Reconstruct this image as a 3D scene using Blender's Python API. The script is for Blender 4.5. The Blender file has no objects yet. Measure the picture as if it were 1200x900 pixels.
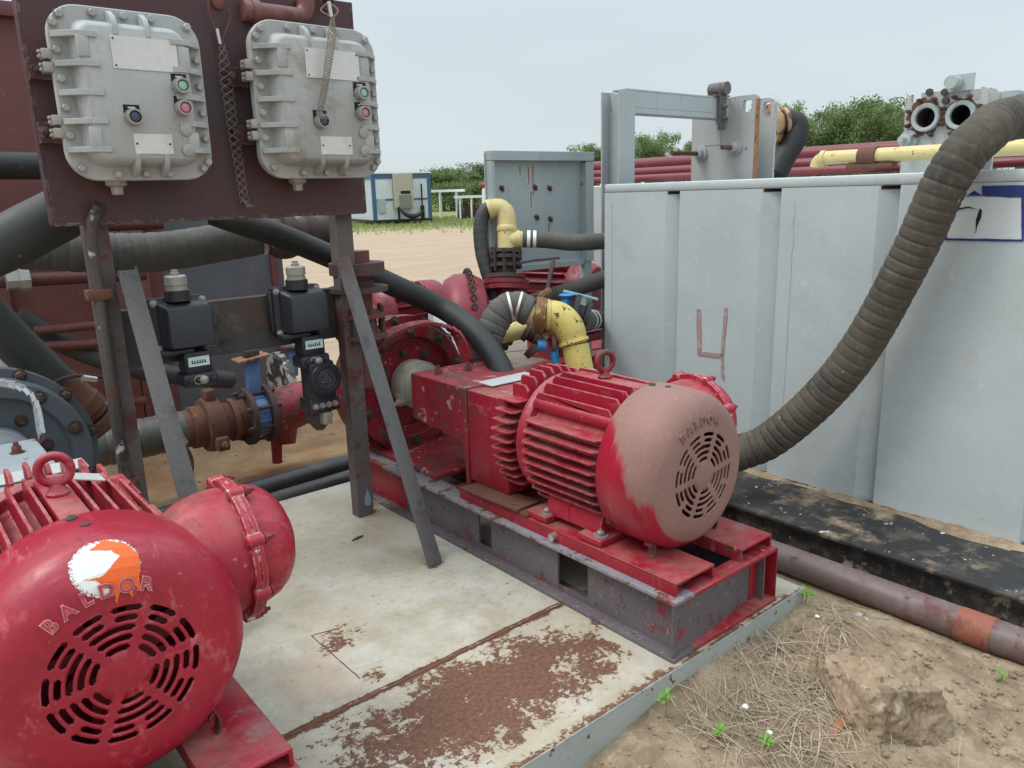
import bpy, bmesh, math, random
from math import sin, cos, pi, radians, sqrt, atan2
from mathutils import Vector, Matrix, noise as mnoise

# ------------------------------------------------------------------ camera, sky, sun, exposure
S = bpy.context.scene
F = 907.0                                   # focal length in pixels of a 1200 px wide picture
R3 = ((0.765, 0.174, -0.620), (-0.643, 0.165, -0.748), (-0.028, 0.971, 0.238))
_x = Vector((R3[0][0], R3[1][0], R3[2][0])).normalized()
_y = Vector((R3[0][1], R3[1][1], R3[2][1])); _y = (_y - _x * _y.dot(_x)).normalized()
_z = _x.cross(_y)
CR = Matrix((_x, _y, _z)).transposed()      # columns are the camera axes
CAM = Vector((0, 0, 1.62))
cd = bpy.data.cameras.new('camera'); cam = bpy.data.objects.new('camera', cd)
S.collection.objects.link(cam); S.camera = cam
cam.matrix_world = Matrix.Translation(CAM) @ CR.to_4x4()
cd.sensor_width = 36; cd.lens = 36 * F / 1200; cd.clip_start = 0.05; cd.clip_end = 2000

SUN_EL, SUN_AZ = 58, 152                    # azimuth of the sun, degrees counter-clockwise from +X
w = bpy.data.worlds.new('World'); S.world = w; w.use_nodes = True
wn = w.node_tree.nodes; wl = w.node_tree.links; bgn = wn['Background']
sky = wn.new('ShaderNodeTexSky'); sky.sky_type = 'NISHITA'; sky.sun_disc = False
sky.sun_elevation = radians(SUN_EL); sky.sun_rotation = radians(90 - SUN_AZ); sky.dust_density = 3.0; sky.air_density = 1.0
veil = wn.new('ShaderNodeMixRGB'); veil.inputs[0].default_value = 0.86
veil.inputs[2].default_value = (5.65, 6.35, 6.7, 1)     # thin bright overcast over the sky
wl.new(sky.outputs[0], veil.inputs[1])
wtc = wn.new('ShaderNodeTexCoord'); wsx = wn.new('ShaderNodeSeparateXYZ'); wl.new(wtc.outputs['Generated'], wsx.inputs[0])
wmr = wn.new('ShaderNodeMapRange'); wmr.interpolation_type = 'SMOOTHSTEP'; wmr.inputs[1].default_value = .15; wmr.inputs[2].default_value = .95; wmr.inputs[3].default_value = 1.0; wmr.inputs[4].default_value = 2.5
wl.new(wsx.outputs[2], wmr.inputs[0])                    # an overcast sky is brightest overhead
wcl = wn.new('ShaderNodeTexNoise'); wcl.inputs['Scale'].default_value = 2.2; wcl.inputs['Detail'].default_value = 6; wmp = wn.new('ShaderNodeMapping'); wmp.inputs['Scale'].default_value = (1, 1, 3.5)
wl.new(wtc.outputs['Generated'], wmp.inputs[0]); wl.new(wmp.outputs[0], wcl.inputs['Vector'])
wcr = wn.new('ShaderNodeMapRange'); wcr.inputs[1].default_value = .35; wcr.inputs[2].default_value = .65; wcr.inputs[3].default_value = .955; wcr.inputs[4].default_value = 1.035; wl.new(wcl.outputs[0], wcr.inputs[0])
wm2 = wn.new('ShaderNodeMath'); wm2.operation = 'MULTIPLY'; wl.new(wmr.outputs[0], wm2.inputs[0]); wl.new(wcr.outputs[0], wm2.inputs[1])
wmx = wn.new('ShaderNodeVectorMath'); wmx.operation = 'SCALE'; wl.new(veil.outputs[0], wmx.inputs[0]); wl.new(wm2.outputs[0], wmx.inputs['Scale']); wl.new(wmx.outputs[0], bgn.inputs[0]); bgn.inputs[1].default_value = 0.10
sl = bpy.data.lights.new('sun', 'SUN'); sl.energy = 1.2; sl.angle = radians(18); sl.color = (1, 0.95, 0.88)
so = bpy.data.objects.new('sun', sl); S.collection.objects.link(so)
sd = Vector((cos(radians(SUN_EL)) * cos(radians(SUN_AZ)), cos(radians(SUN_EL)) * sin(radians(SUN_AZ)), sin(radians(SUN_EL))))
so.rotation_euler = sd.to_track_quat('Z', 'Y').to_euler()
vs = S.view_settings; vs.view_transform = 'Standard'; vs.look = 'None'; vs.gamma = 1; vs.use_curve_mapping = False; vs.exposure = 0.38

# ------------------------------------------------------------------ measuring helpers (photo pixel -> point of the place)
def ray(px, py): return CR @ Vector(((px - 600) / F, (450 - py) / F, -1.0))
def PX(px, py, x): r = ray(px, py); return CAM + r * (x / r.x)
def PY(px, py, y): r = ray(px, py); return CAM + r * (y / r.y)
def PZ(px, py, z): r = ray(px, py); return CAM + r * ((z - CAM.z) / r.z)
def AT(px, py, d): return CAM + ray(px, py) * d
V = Vector

# ------------------------------------------------------------------ objects
ORG = {}
def thing(name, label, cat, loc=(0, 0, 0), group=None):
    o = bpy.data.objects.new(name, None); S.collection.objects.link(o); o.location = loc
    o.empty_display_size = 0.05
    o['label'] = label; o['category'] = cat
    if group: o['group'] = group
    ORG[o.name] = V(loc); return o
def tag(o, label, cat, group=None):
    o['label'] = label; o['category'] = cat
    if group: o['group'] = group
    return o
def kids(o): return [c for c in S.collection.objects if c.parent == o]
def copy_tree(o, parent=None):
    c = o.copy(); S.collection.objects.link(c); c.parent = parent
    for ch in list(o.children): copy_tree(ch, c)
    return c

class MB:
    def __init__(s): s.bm = bmesh.new(); s.uv = None
    def _m(s, verts, M):
        bmesh.ops.transform(s.bm, matrix=M, verts=verts)
    def box(s, lo, hi, rot=None, piv=None, bev=0.0):
        lo, hi = V(lo), V(hi); c = (lo + hi) / 2; d = hi - lo
        r = bmesh.ops.create_cube(s.bm, size=1); vs = r['verts']
        M = Matrix.Translation(c) @ Matrix.Diagonal((d.x, d.y, d.z, 1))
        if rot is not None:
            p = V(piv) if piv is not None else c
            M = Matrix.Translation(p) @ rot.to_4x4() @ Matrix.Translation(-p) @ M
        s._m(vs, M)
        if bev:
            es = list({e for v in vs for e in v.link_edges})
            bmesh.ops.bevel(s.bm, geom=es, offset=bev, segments=2, affect='EDGES', profile=0.5)
        return s
    def bar(s, p0, p1, wd, ht, up=(0, 0, 1), bev=0.0):
        p0, p1 = V(p0), V(p1); z = (p1 - p0); L = z.length; z.normalize()
        y = V(up); y = (y - z * y.dot(z)); y = y.normalized() if y.length > 1e-4 else z.orthogonal().normalized()
        x = y.cross(z)
        r = bmesh.ops.create_cube(s.bm, size=1); vs = r['verts']
        M = Matrix.Translation((p0 + p1) / 2) @ Matrix((x, y, z)).transposed().to_4x4() @ Matrix.Diagonal((wd, ht, L, 1))
        s._m(vs, M)
        if bev:
            es = list({e for v in vs for e in v.link_edges})
            bmesh.ops.bevel(s.bm, geom=es, offset=bev, segments=2, affect='EDGES', profile=0.5)
        return s
    def lathe(s, o, d, prof, n=32, cap=True, a0=0.0):
        o = V(o); d = V(d).normalized(); x = d.orthogonal().normalized(); y = d.cross(x); rings = []
        for (a, r) in prof:
            if r < 1e-6: rings.append([s.bm.verts.new(o + d * a)]); continue
            rings.append([s.bm.verts.new(o + d * a + (x * cos(a0 + 2 * pi * i / n) + y * sin(a0 + 2 * pi * i / n)) * r) for i in range(n)])
        for A, B in zip(rings, rings[1:]):
            for i in range(n):
                j = (i + 1) % n
                if len(A) == 1 and len(B) == 1: continue
                if len(A) == 1: f = (A[0], B[j], B[i])
                elif len(B) == 1: f = (A[i], A[j], B[0])
                else: f = (A[i], A[j], B[j], B[i])
                s.bm.faces.new(f)
        if cap:
            if len(rings[0]) > 1: s.bm.faces.new(rings[0])
            if len(rings[-1]) > 1: s.bm.faces.new(list(reversed(rings[-1])))
        return s
    def cyl(s, p0, p1, r, r1=None, n=20, cap=True):
        p0, p1 = V(p0), V(p1); L = (p1 - p0).length
        return s.lathe(p0, p1 - p0, [(0, r), (L, r if r1 is None else r1)], n, cap)
    def pipe(s, p0, p1, r, ri, n=28):
        p0, p1 = V(p0), V(p1); L = (p1 - p0).length
        return s.lathe(p0, p1 - p0, [(0, ri), (0, r), (L, r), (L, ri), (0, ri)], n, False)
    def tube(s, pts, r, n=12, cap=True, closed=False):
        pts = [V(p) for p in pts]; N = len(pts); rr = r if isinstance(r, (list, tuple)) else [r] * N
        rings = []; prev = None
        for i in range(N):
            a = pts[(i - 1) % N] if closed else pts[max(i - 1, 0)]
            b = pts[(i + 1) % N] if closed else pts[min(i + 1, N - 1)]
            t = (b - a); t = t.normalized() if t.length > 1e-9 else V((0, 0, 1))
            if prev is None: x = t.orthogonal().normalized()
            else:
                x = prev - t * prev.dot(t); x = x.normalized() if x.length > 1e-6 else t.orthogonal().normalized()
            prev = x; y = t.cross(x)
            rings.append([s.bm.verts.new(pts[i] + (x * cos(2 * pi * k / n) + y * sin(2 * pi * k / n)) * rr[i]) for k in range(n)])
        pairs = list(zip(rings, rings[1:])) + ([(rings[-1], rings[0])] if closed else [])
        for A, B in pairs:
            for k in range(n):
                j = (k + 1) % n; s.bm.faces.new((A[k], A[j], B[j], B[k]))
        if cap and not closed:
            s.bm.faces.new(list(reversed(rings[0]))); s.bm.faces.new(rings[-1])
        return s
    def prism(s, pts, off):
        a = [s.bm.verts.new(V(p)) for p in pts]; off = V(off); b = [s.bm.verts.new(V(p) + off) for p in pts]; n = len(a)
        s.bm.faces.new(list(reversed(a))); s.bm.faces.new(b)
        for i in range(n):
            j = (i + 1) % n; s.bm.faces.new((a[i], a[j], b[j], b[i]))
        return s
    def face(s, pts):
        s.bm.faces.new([s.bm.verts.new(V(p)) for p in pts]); return s
    def ball(s, c, r, n=16, sc=(1, 1, 1)):
        rr = bmesh.ops.create_uvsphere(s.bm, u_segments=n, v_segments=max(6, n // 2), radius=r)
        s._m(rr['verts'], Matrix.Translation(V(c)) @ Matrix.Diagonal((sc[0], sc[1], sc[2], 1))); return s
    def torus(s, c, ax, R, r, n=28, m=10):
        ax = V(ax).normalized(); x = ax.orthogonal().normalized(); y = ax.cross(x)
        return s.tube([V(c) + (x * cos(2 * pi * i / n) + y * sin(2 * pi * i / n)) * R for i in range(n)], r, m, closed=True)
    def bolt(s, p, d, r=0.012, h=0.012, washer=True):
        p = V(p); d = V(d).normalized()
        if washer: s.lathe(p - d * 0.001, d, [(0, r * 1.35), (0.004, r * 1.35)], 16)
        s.lathe(p + d * 0.003, d, [(0, r), (h * 0.8, r), (h, r * 0.85)], 6, a0=random.random() * 6)
        s.lathe(p + d * (h + 0.002), d, [(0, r * .5), (h * .7, r * .5)], 8); return s
    def build(s, name, m, parent=None, kind=None, bev=0.0, smooth=True, ang=38, solid=0.0, shift=None):
        bm = s.bm
        bmesh.ops.recalc_face_normals(bm, faces=bm.faces)
        org = ORG[parent.name] if parent is not None else V((0, 0, 0))
        if shift is None and parent is not None: bmesh.ops.translate(bm, vec=-org, verts=bm.verts)
        me = bpy.data.meshes.new(name); bm.to_mesh(me); bm.free()
        if smooth:
            me.shade_smooth(); me.set_sharp_from_angle(angle=radians(ang))
        o = bpy.data.objects.new(name, me); S.collection.objects.link(o)
        if parent is not None: o.parent = parent
        ORG[o.name] = org
        if m: me.materials.append(m)
        if kind: o['kind'] = kind
        if solid:
            md = o.modifiers.new('solid', 'SOLIDIFY'); md.thickness = solid; md.offset = -1
        if bev:
            md = o.modifiers.new('bevel', 'BEVEL'); md.width = bev; md.segments = 2; md.limit_method = 'ANGLE'; md.angle_limit = radians(40)
        return o
LOCAL = V((0, 0, 0))
def cut(o, mb):                         # take openings out of a plate for good (no cutter is left in the scene)
    bmesh.ops.recalc_face_normals(mb.bm, faces=mb.bm.faces); me = bpy.data.meshes.new('c'); mb.bm.to_mesh(me); mb.bm.free()
    c = bpy.data.objects.new('c', me); S.collection.objects.link(c); c.location = ORG[o.name] * 0
    for v in me.vertices: v.co -= ORG[o.name]
    md = o.modifiers.new('cut', 'BOOLEAN'); md.object = c; md.solver = 'EXACT'
    while o.modifiers[0] != md: o.modifiers.move(len(o.modifiers) - 1, 0)
    bv = [m for m in o.modifiers if m != md]; sh = [m.show_viewport for m in bv]
    for m in bv: m.show_viewport = False
    px_, pl = o.parent, None; o.parent = None; dg = bpy.context.evaluated_depsgraph_get(); dg.update(); nm = bpy.data.meshes.new_from_object(o.evaluated_get(dg)); o.parent = px_
    for m, s_ in zip(bv, sh): m.show_viewport = s_
    o.modifiers.remove(md); o.data = nm; bpy.data.objects.remove(c); return o

def spline(pts, n=60):
    pts = [V(p) for p in pts]; P = [pts[0] * 2 - pts[1]] + pts + [pts[-1] * 2 - pts[-2]]; out = []; m = len(pts) - 1
    for i in range(n + 1):
        u = i / n * m; k = min(int(u), m - 1); t = u - k; a, b, c, d = P[k:k + 4]
        out.append(0.5 * ((2 * b) + (c - a) * t + (2 * a - 5 * b + 4 * c - d) * t * t + (3 * b - a - 3 * c + d) * t ** 3))
    # even spacing
    L = [0]
    for a, b in zip(out, out[1:]): L.append(L[-1] + (b - a).length)
    res = []; j = 0
    for i in range(n + 1):
        s_ = L[-1] * i / n
        while j < len(L) - 2 and L[j + 1] < s_: j += 1
        q = (s_ - L[j]) / max(L[j + 1] - L[j], 1e-9); res.append(out[j].lerp(out[j + 1], min(max(q, 0), 1)))
    return res, L[-1]
def hose(mb, pts, r, pitch=0.0, depth=0.06, n=22, seg=0.03):
    tot = spline(pts, 80)[1]
    if not pitch:
        p, _ = spline(pts, max(12, int(tot / seg))); return mb.tube(p, r, n)
    k = 8; p, _ = spline(pts, max(12, int(tot / pitch * k))); ph = [random.uniform(.75, 1.3) for _ in range(len(p) // k + 2)]
    prof = [0.0, .80, 1.0, 1.0, .98, .97, .94, .72]
    rr = [r * (1 - depth * ph[i // k] * (1 - prof[i % k])) * (1 + .014 * sin(i * .037 + 1) + .010 * sin(i * .011) + .006 * (ph[i // k] - 1) / .3) for i in range(len(p))]
    return mb.tube(p, rr, n)
def bez_elbow(a, corner, b, n=14):
    a, c, b = V(a), V(corner), V(b)
    return [a * (1 - t) ** 2 + c * 2 * t * (1 - t) + b * t * t for t in [i / n for i in range(n + 1)]]

# ------------------------------------------------------------------ materials
class NT:
    def __init__(s, name):
        s.m = bpy.data.materials.new(name); s.m.use_nodes = True; s.n = s.m.node_tree.nodes; s.l = s.m.node_tree.links
        s.b = s.n['Principled BSDF']; s.tc = s.n.new('ShaderNodeTexCoord'); s.co = s.tc.outputs['Object']
    def map(s, sc=(1, 1, 1), off=(0, 0, 0), rot=(0, 0, 0)):
        k = s.n.new('ShaderNodeMapping'); k.inputs['Scale'].default_value = sc; k.inputs['Location'].default_value = off
        k.inputs['Rotation'].default_value = rot; s.l.new(s.co, k.inputs[0]); return k.outputs[0]
    def noise(s, scale, detail=6, rough=.6, co=None, dist=0.0):
        k = s.n.new('ShaderNodeTexNoise'); k.inputs['Scale'].default_value = scale; k.inputs['Detail'].default_value = detail
        k.inputs['Roughness'].default_value = rough; k.inputs['Distortion'].default_value = dist
        s.l.new(co or s.co, k.inputs['Vector']); return k.outputs[0]
    def vor(s, scale, co=None, feat='F1'):
        k = s.n.new('ShaderNodeTexVoronoi'); k.inputs['Scale'].default_value = scale; k.feature = feat
        s.l.new(co or s.co, k.inputs['Vector']); return k.outputs[0]
    def step(s, v, lo, hi, a=0.0, b=1.0):
        k = s.n.new('ShaderNodeMapRange'); k.inputs[1].default_value = lo; k.inputs[2].default_value = hi
        k.inputs[3].default_value = a; k.inputs[4].default_value = b; s.l.new(v, k.inputs[0]); return k.outputs[0]
    def math(s, op, a, b=0.0, c=None):
        k = s.n.new('ShaderNodeMath'); k.operation = op
        for i, q in enumerate((a, b) if c is None else (a, b, c)):
            if isinstance(q, (int, float)): k.inputs[i].default_value = q
            else: s.l.new(q, k.inputs[i])
        return k.outputs[0]
    def mix(s, f, a, b, mode='MIX'):
        k = s.n.new('ShaderNodeMixRGB'); k.blend_type = mode
        for i, q in enumerate((f, a, b)):
            if isinstance(q, (int, float)): k.inputs[i].default_value = q if i == 0 else (q, q, q, 1)
            elif isinstance(q, tuple): k.inputs[i].default_value = q + (1,) if len(q) == 3 else q
            else: s.l.new(q, k.inputs[i])
        return k.outputs[0]
    def xyz(s, src=None):
        k = s.n.new('ShaderNodeSeparateXYZ'); s.l.new(src or s.co, k.inputs[0]); return k.outputs
    def up(s):
        g = s.n.new('ShaderNodeNewGeometry'); return s.xyz(g.outputs['Normal'])[2]
    def edge(s, rad=0.006):
        bv = s.n.new('ShaderNodeBevel'); bv.samples = 4; bv.inputs[0].default_value = rad
        g = s.n.new('ShaderNodeNewGeometry'); d = s.n.new('ShaderNodeVectorMath'); d.operation = 'DOT_PRODUCT'
        s.l.new(bv.outputs[0], d.inputs[0]); s.l.new(g.outputs['Normal'], d.inputs[1]); return s.math('SUBTRACT', 1.0, d.outputs['Value'])
    def bump(s, h, strength=.3, dist=.004):
        k = s.n.new('ShaderNodeBump'); k.inputs['Strength'].default_value = strength; k.inputs['Distance'].default_value = dist
        s.l.new(h, k.inputs['Height']); s.l.new(k.outputs[0], s.b.inputs['Normal']); return k
    def done(s, col, rough=.5, metal=0.0, spec=.5):
        if isinstance(col, tuple): s.b.inputs['Base Color'].default_value = col + (1,)
        else: s.l.new(col, s.b.inputs['Base Color'])
        if isinstance(rough, (int, float)): s.b.inputs['Roughness'].default_value = rough
        else: s.l.new(rough, s.b.inputs['Roughness'])
        s.b.inputs['Metallic'].default_value = metal; s.b.inputs['Specular IOR Level'].default_value = spec
        return s.m

RUST = (0.13, 0.048, 0.024); DUST = (0.36, 0.25, 0.17)
def paint(name, base, layers=(), tone=.12, dust=0.0, dustc=DUST, wear=None, rough=.45, bump=.25, sc=1.0, metal=0.0, streak=None, spec=.5, scuff=None):
    """layers: (colour, amount 0..1, scale, softness) patches; streak: (colour, amount) runs down the surface; wear: colour at worn edges"""
    t = NT(name); big = t.noise(2.2 * sc, 5, .6); fine = t.noise(60 * sc, 6, .7)
    v = t.math('ADD', t.step(big, .3, .7, 1 - tone, 1 + tone), t.step(fine, .3, .7, -tone * .8, tone * .8)); v = t.math('ADD', v, t.step(t.noise(170 * sc, 3, .6), .3, .7, -tone * .5, tone * .5))
    col = t.mix(1.0, base, v, 'MULTIPLY'); rg = t.step(big, .3, .7, rough - .08, rough + .1); hh = t.math('MULTIPLY', fine, .4)
    if streak:
        st = t.noise(1.0, 6, .65, t.map((22 * sc, 22 * sc, 1.1 * sc)))
        col = t.mix(t.math('MULTIPLY', t.step(st, .62 - .3 * streak[1], .75), min(1.0, streak[1] + .35)), col, streak[0])
    if scuff:                          # brushed-looking scrapes in two directions, limited to patches
        for q, (mx, rt) in enumerate((((3, 26, 9), (.5, .3, .9)), ((24, 4, 14), (.2, .9, .1)))):
            sc_ = t.noise(1.0, 7, .7, t.map(tuple(u * sc for u in mx), (q * 3.3, 1, 2), rt)); pa = t.noise(2.6 * sc, 5, .65, t.map((1, 1, 1), (5 + q, q, 2)))
            k = t.math('MULTIPLY', t.step(sc_, .56, .68), t.step(pa, .62 - .25 * scuff[1], .72 - .25 * scuff[1])); col = t.mix(t.math('MULTIPLY', k, .75), col, scuff[0]); rg = t.mix(k, rg, .6)
    for i, (c, a, s_, soft) in enumerate(layers):
        nz = t.noise(s_ * sc, 9, .68, t.map((1, 1, 1), (3.1 * i + .7, 1.7 * i, 2.3 * i)))
        th = .69 - .36 * a
        k = t.step(nz, th, th + soft); col = t.mix(k, col, c); hh = t.math('SUBTRACT', hh, t.math('MULTIPLY', k, .6))
        rg = t.mix(k, rg, .75)
    if wear:
        e = t.edge(wear[2] if len(wear) > 2 else .006); wn_ = t.noise(38 * sc, 8, .7)
        k = t.math('MULTIPLY', t.step(e, .02, .12), t.step(wn_, .62 - .3 * wear[1], .68 - .3 * wear[1])); col = t.mix(k, col, wear[0]); rg = t.mix(k, rg, .8)
    if dust:
        dn = t.noise(7 * sc, 8, .65)
        k = t.math('MULTIPLY', t.step(t.up(), .35, .95), t.step(dn, .7 - .5 * dust, .95 - .35 * dust)); k = t.math('MULTIPLY', k, min(.9, .45 + dust * .5))
        col = t.mix(k, col, dustc); rg = t.mix(k, rg, .9)
    if bump: t.bump(t.math('ADD', hh, t.math('MULTIPLY', t.noise(5 * sc, 3, .5), 2.2)), bump, .003)
    return t.done(col, rg, metal, spec)

CRIM = (0.335, 0.012, 0.033)
M = {}
M['red'] = paint('red_motor_paint', CRIM, [((.20, .012, .022), .40, 5, .1), ((.52, .2, .18), .10, 30, .04), (RUST, .14, 22, .03), ((.30, .13, .10), .22, 9, .12)], .18, .7, (.34, .17, .14), ((.50, .25, .22), .45), .36, .35, scuff=((.52, .13, .14), .55))
M['red_hub'] = paint('red_hub_paint', (0.33, 0.010, 0.030), [((.20, .012, .022), .34, 3.2, .15), ((.42, .09, .10), .25, 2.1, .2), ((.20, .012, .02), .22, 17, .12), ((.55, .22, .2), .05, 40, .03)], .15, .3, (.42, .2, .17), ((.5, .2, .2), .25), .40, .4, scuff=((.56, .15, .17), .75))
M['red_flange'] = paint('worn_pinkish_flange_paint', (0.33, 0.018, 0.036), [((.55, .22, .23), .46, 7, .06), ((.62, .52, .52), .26, 16, .03), (RUST, .16, 22, .03)], .16, .4, (.5, .25, .24), ((.6, .4, .4), .5), .45, .4)
M['red_base'] = paint('red_base_paint', (0.30, 0.011, 0.026), [((.20, .012, .018), .42, 6, .1), ((.17, .13, .15), .2, 4, .06), (RUST, .26, 14, .03), ((.5, .24, .2), .12, 25, .05)], .18, .6, (.33, .17, .13), ((.09, .04, .03), .5), .4, .4, scuff=((.56, .30, .29), .5))
M['red_old'] = paint('old_red_paint', (0.23, 0.010, 0.022), [((.13, .016, .02), .42, 6, .08), (RUST, .38, 9, .03), ((.45, .24, .2), .2, 16, .03)], .2, .4, (.42, .26, .2), ((.10, .05, .04), .5), .42, .5)
M['red_flake'] = paint('flaking_red_paint', (0.27, 0.013, 0.026), [((.13, .03, .03), .45, 6, .08), ((.11, .05, .035), .34, 9, .03), ((.48, .22, .2), .30, 15, .03), (RUST, .3, 20, .02)], .2, .2, (.4, .3, .22), ((.1, .05, .04), .5), .55, .7)
M['red_far'] = paint('dull_red_paint', (0.20, 0.012, 0.026), [((.12, .015, .02), .4, 5, .1), (RUST, .24, 12, .04)], .18, .15, (.42, .26, .22), None, .45, .25)
M['grey_red'] = paint('grey_primer_showing_red', (0.118, 0.102, 0.112), [((.22, .03, .04), .30, 7, .06), ((.30, .012, .025), .18, 3, .04), ((.24, .22, .2), .25, 45, .06), (RUST, .26, 18, .03)], .2, .25, (.3, .25, .2), ((.1, .05, .04), .5), .55, .5)
M['flange_top'] = paint('worn_lilac_flange', (0.235, 0.22, 0.24), [((.26, .02, .035), .34, 4, .05), ((.12, .10, .11), .3, 6, .1), (RUST, .36, 14, .03)], .15, .2, (.34, .27, .23), ((.1, .045, .03), .6), .5, .4)
M['maroon'] = paint('maroon_panel_paint', (0.062, 0.021, 0.0235), [((.046, .045, .058), .52, 1.5, .2), ((.075, .035, .03), .22, 9, .1), ((.16, .13, .12), .06, 30, .03)], .18, .1, (.2, .14, .12), ((.22, .19, .18), .4, .008), .5, .2)
M['maroon_wall'] = paint('maroon_tank_paint', (0.128, 0.040, 0.037), [((.16, .068, .05), .36, 6, .14), ((.085, .028, .03), .34, 2, .2), ((.2, .11, .09), .12, 22, .05)], .15, 0, wear=None, rough=.5, bump=.3)
M['rod'] = paint('dull_maroon_rod', (0.085, 0.024, 0.024), [((.13, .055, .04), .35, 9, .1), ((.05, .02, .02), .3, 4, .1)], .15, .2, (.25, .16, .13), None, .55, .3)
M['tank_plain'] = paint('pale_grey_tank_weld', (0.43, 0.47, 0.485), [], .06, 0, None, None, .5, .3)
M['maroon_pipe'] = paint('maroon_pipe_paint', (0.155, 0.024, 0.034), [((.22, .08, .08), .2, 8, .1)], .12, .2, (.3, .15, .14), None, .42, .1)
M['darkgrey_wall'] = paint('dark_grey_wall', (0.088, 0.092, 0.105), [((.05, .05, .06), .3, 2, .2), ((.16, .155, .155), .25, 8, .12), ((.1, .045, .05), .18, 3, .08)], .15, 0, None, None, .6, .2)
M['tank'] = paint('pale_grey_tank_paint', (0.440, 0.490, 0.502), [((.385, .41, .41), .36, 3, .2), ((.41, .415, .395), .24, 1.3, .2), ((.49, .53, .545), .25, 14, .1), ((.30, .30, .28), .05, 40, .02), ((.36, .25, .16), .03, 25, .02)], .05, .08, (.4, .36, .3), ((.24, .24, .23), .28, .006), .5, .35, streak=((.44, .45, .44), .22))
M['cab'] = paint('grey_cabinet_paint', (0.35, 0.395, 0.40), [((.25, .28, .285), .3, 4, .16), (RUST, .05, 30, .02)], .08, .1, (.4, .36, .3), ((.2, .17, .14), .3), .5, .15, streak=((.26, .22, .19), .14))
M['white_steel'] = paint('white_steel_paint', (0.55, 0.57, 0.56), [((.44, .46, .46), .3, 6, .12), (RUST, .09, 18, .03)], .06, .1, (.45, .4, .33), ((.3, .2, .14), .3), .5, .2)
M['hx'] = paint('weathered_white_plate_paint', (0.37, 0.385, 0.375), [((.31, .33, .33), .3, 5, .14), (RUST, .14, 12, .04)], .08, .1, (.45, .4, .33), ((.2, .09, .045), .55, .012), .5, .2, streak=((.3, .22, .16), .2))
M['hx_plain'] = paint('plain_grey_beam_paint', (0.345, 0.375, 0.375), [((.27, .29, .29), .35, 5, .14), (RUST, .05, 20, .03)], .08, .1, (.4, .36, .3), ((.23, .2, .17), .3), .5, .2, streak=((.29, .29, .28), .2))
M['rust'] = paint('rusty_iron', (0.125, 0.052, 0.032), [((.075, .035, .026), .4, 8, .1), ((.22, .09, .04), .3, 14, .08), ((.06, .05, .05), .2, 5, .08)], .2, .2, (.3, .2, .13), None, .8, .7)
M['rust_red'] = paint('rusty_red_oxide', (0.13, 0.038, 0.033), [(RUST, .4, 8, .1), ((.075, .032, .03), .35, 4, .12)], .2, .2, (.32, .2, .15), None, .7, .5)
M['rust_bright'] = paint('orange_rust', (0.30, 0.135, 0.065), [((.45, .26, .15), .3, 14, .08), ((.12, .05, .03), .35, 20, .06)], .2, 0, None, None, .85, .6)
M['rust_dark'] = paint('dark_rusty_steel', (0.062, 0.040, 0.036), [((.11, .05, .035), .35, 9, .08), ((.05, .05, .058), .3, 4, .1)], .2, .25, (.26, .19, .14), None, .75, .5)
M['steel'] = paint('weathered_grey_steel', (0.100, 0.094, 0.092), [((.10, .055, .05), .35, 5, .12), ((.07, .07, .075), .35, 9, .08), ((.3, .28, .26), .06, 30, .03)], .18, .1, (.3, .24, .19), ((.2, .17, .15), .3), .6, .35)
M['post'] = paint('peeling_maroon_grey_post', (0.105, 0.085, 0.082), [((.10, .028, .026), .42, 4, .08), ((.06, .058, .062), .3, 7, .1), (RUST, .25, 10, .05)], .2, .1, (.3, .22, .17), ((.2, .16, .14), .3), .6, .4)
M['black_pipe'] = paint('black_pipe_coat', (0.022, 0.022, 0.024), [((.07, .055, .045), .3, 5, .12), ((.1, .045, .03), .2, 10, .06)], .2, .42, (.16, .13, .11), None, .45, .2)
M['rubber'] = paint('black_rubber', (0.0115, 0.0125, 0.0135), [((.035, .032, .028), .34, 5, .16), ((.055, .05, .042), .2, 18, .1)], .15, .12, (.11, .10, .085), None, .55, .12)
M['rubber_grey'] = paint('dusty_black_rubber', (0.034, 0.036, 0.034), [((.075, .062, .048), .3, 5, .16), ((.2, .21, .22), .03, 5, .02)], .15, .3, (.12, .11, .09), None, .6, .2)
M['hose_big'] = paint('dusty_brown_hose', (0.066, 0.055, 0.041), [((.030, .027, .024), .46, 5, .14), ((.125, .102, .074), .40, 8, .18), ((.085, .074, .058), .4, 22, .1), ((.55, .53, .5), .02, 14, .015)], .2, .3, (.19, .155, .11), None, .75, .35)
M['hose_grey'] = paint('dusty_grey_hose', (0.085, 0.083, 0.074), [((.05, .047, .04), .36, 7, .14), ((.15, .135, .11), .3, 10, .12)], .16, .3, (.21, .19, .155), None, .75, .3)
M['box_grey'] = paint('grey_cast_enclosure_paint', (0.36, 0.372, 0.368), [((.245, .25, .245), .35, 5, .16), ((.36, .365, .355), .25, 9, .12), ((.22, .20, .17), .08, 24, .05)], .08, .12, (.36, .32, .26), ((.42, .42, .40), .2), .5, .25)
M['box_worn'] = paint('stained_cast_enclosure_paint', (0.34, 0.348, 0.338), [((.245, .225, .185), .42, 4, .12), ((.36, .365, .355), .25, 9, .1), ((.2, .18, .15), .15, 20, .05)], .1, .16, (.36, .32, .26), ((.42, .42, .40), .25), .55, .25)
M['zinc'] = paint('dull_zinc', (0.33, 0.315, 0.28), [((.2, .17, .13), .3, 12, .12)], .12, .1, DUST, None, .42, .15, metal=.35)
M['bright'] = paint('bright_metal', (0.62, 0.60, 0.56), [((.35, .3, .25), .15, 30, .1)], .08, 0, None, None, .3, .05, metal=.8)
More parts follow.
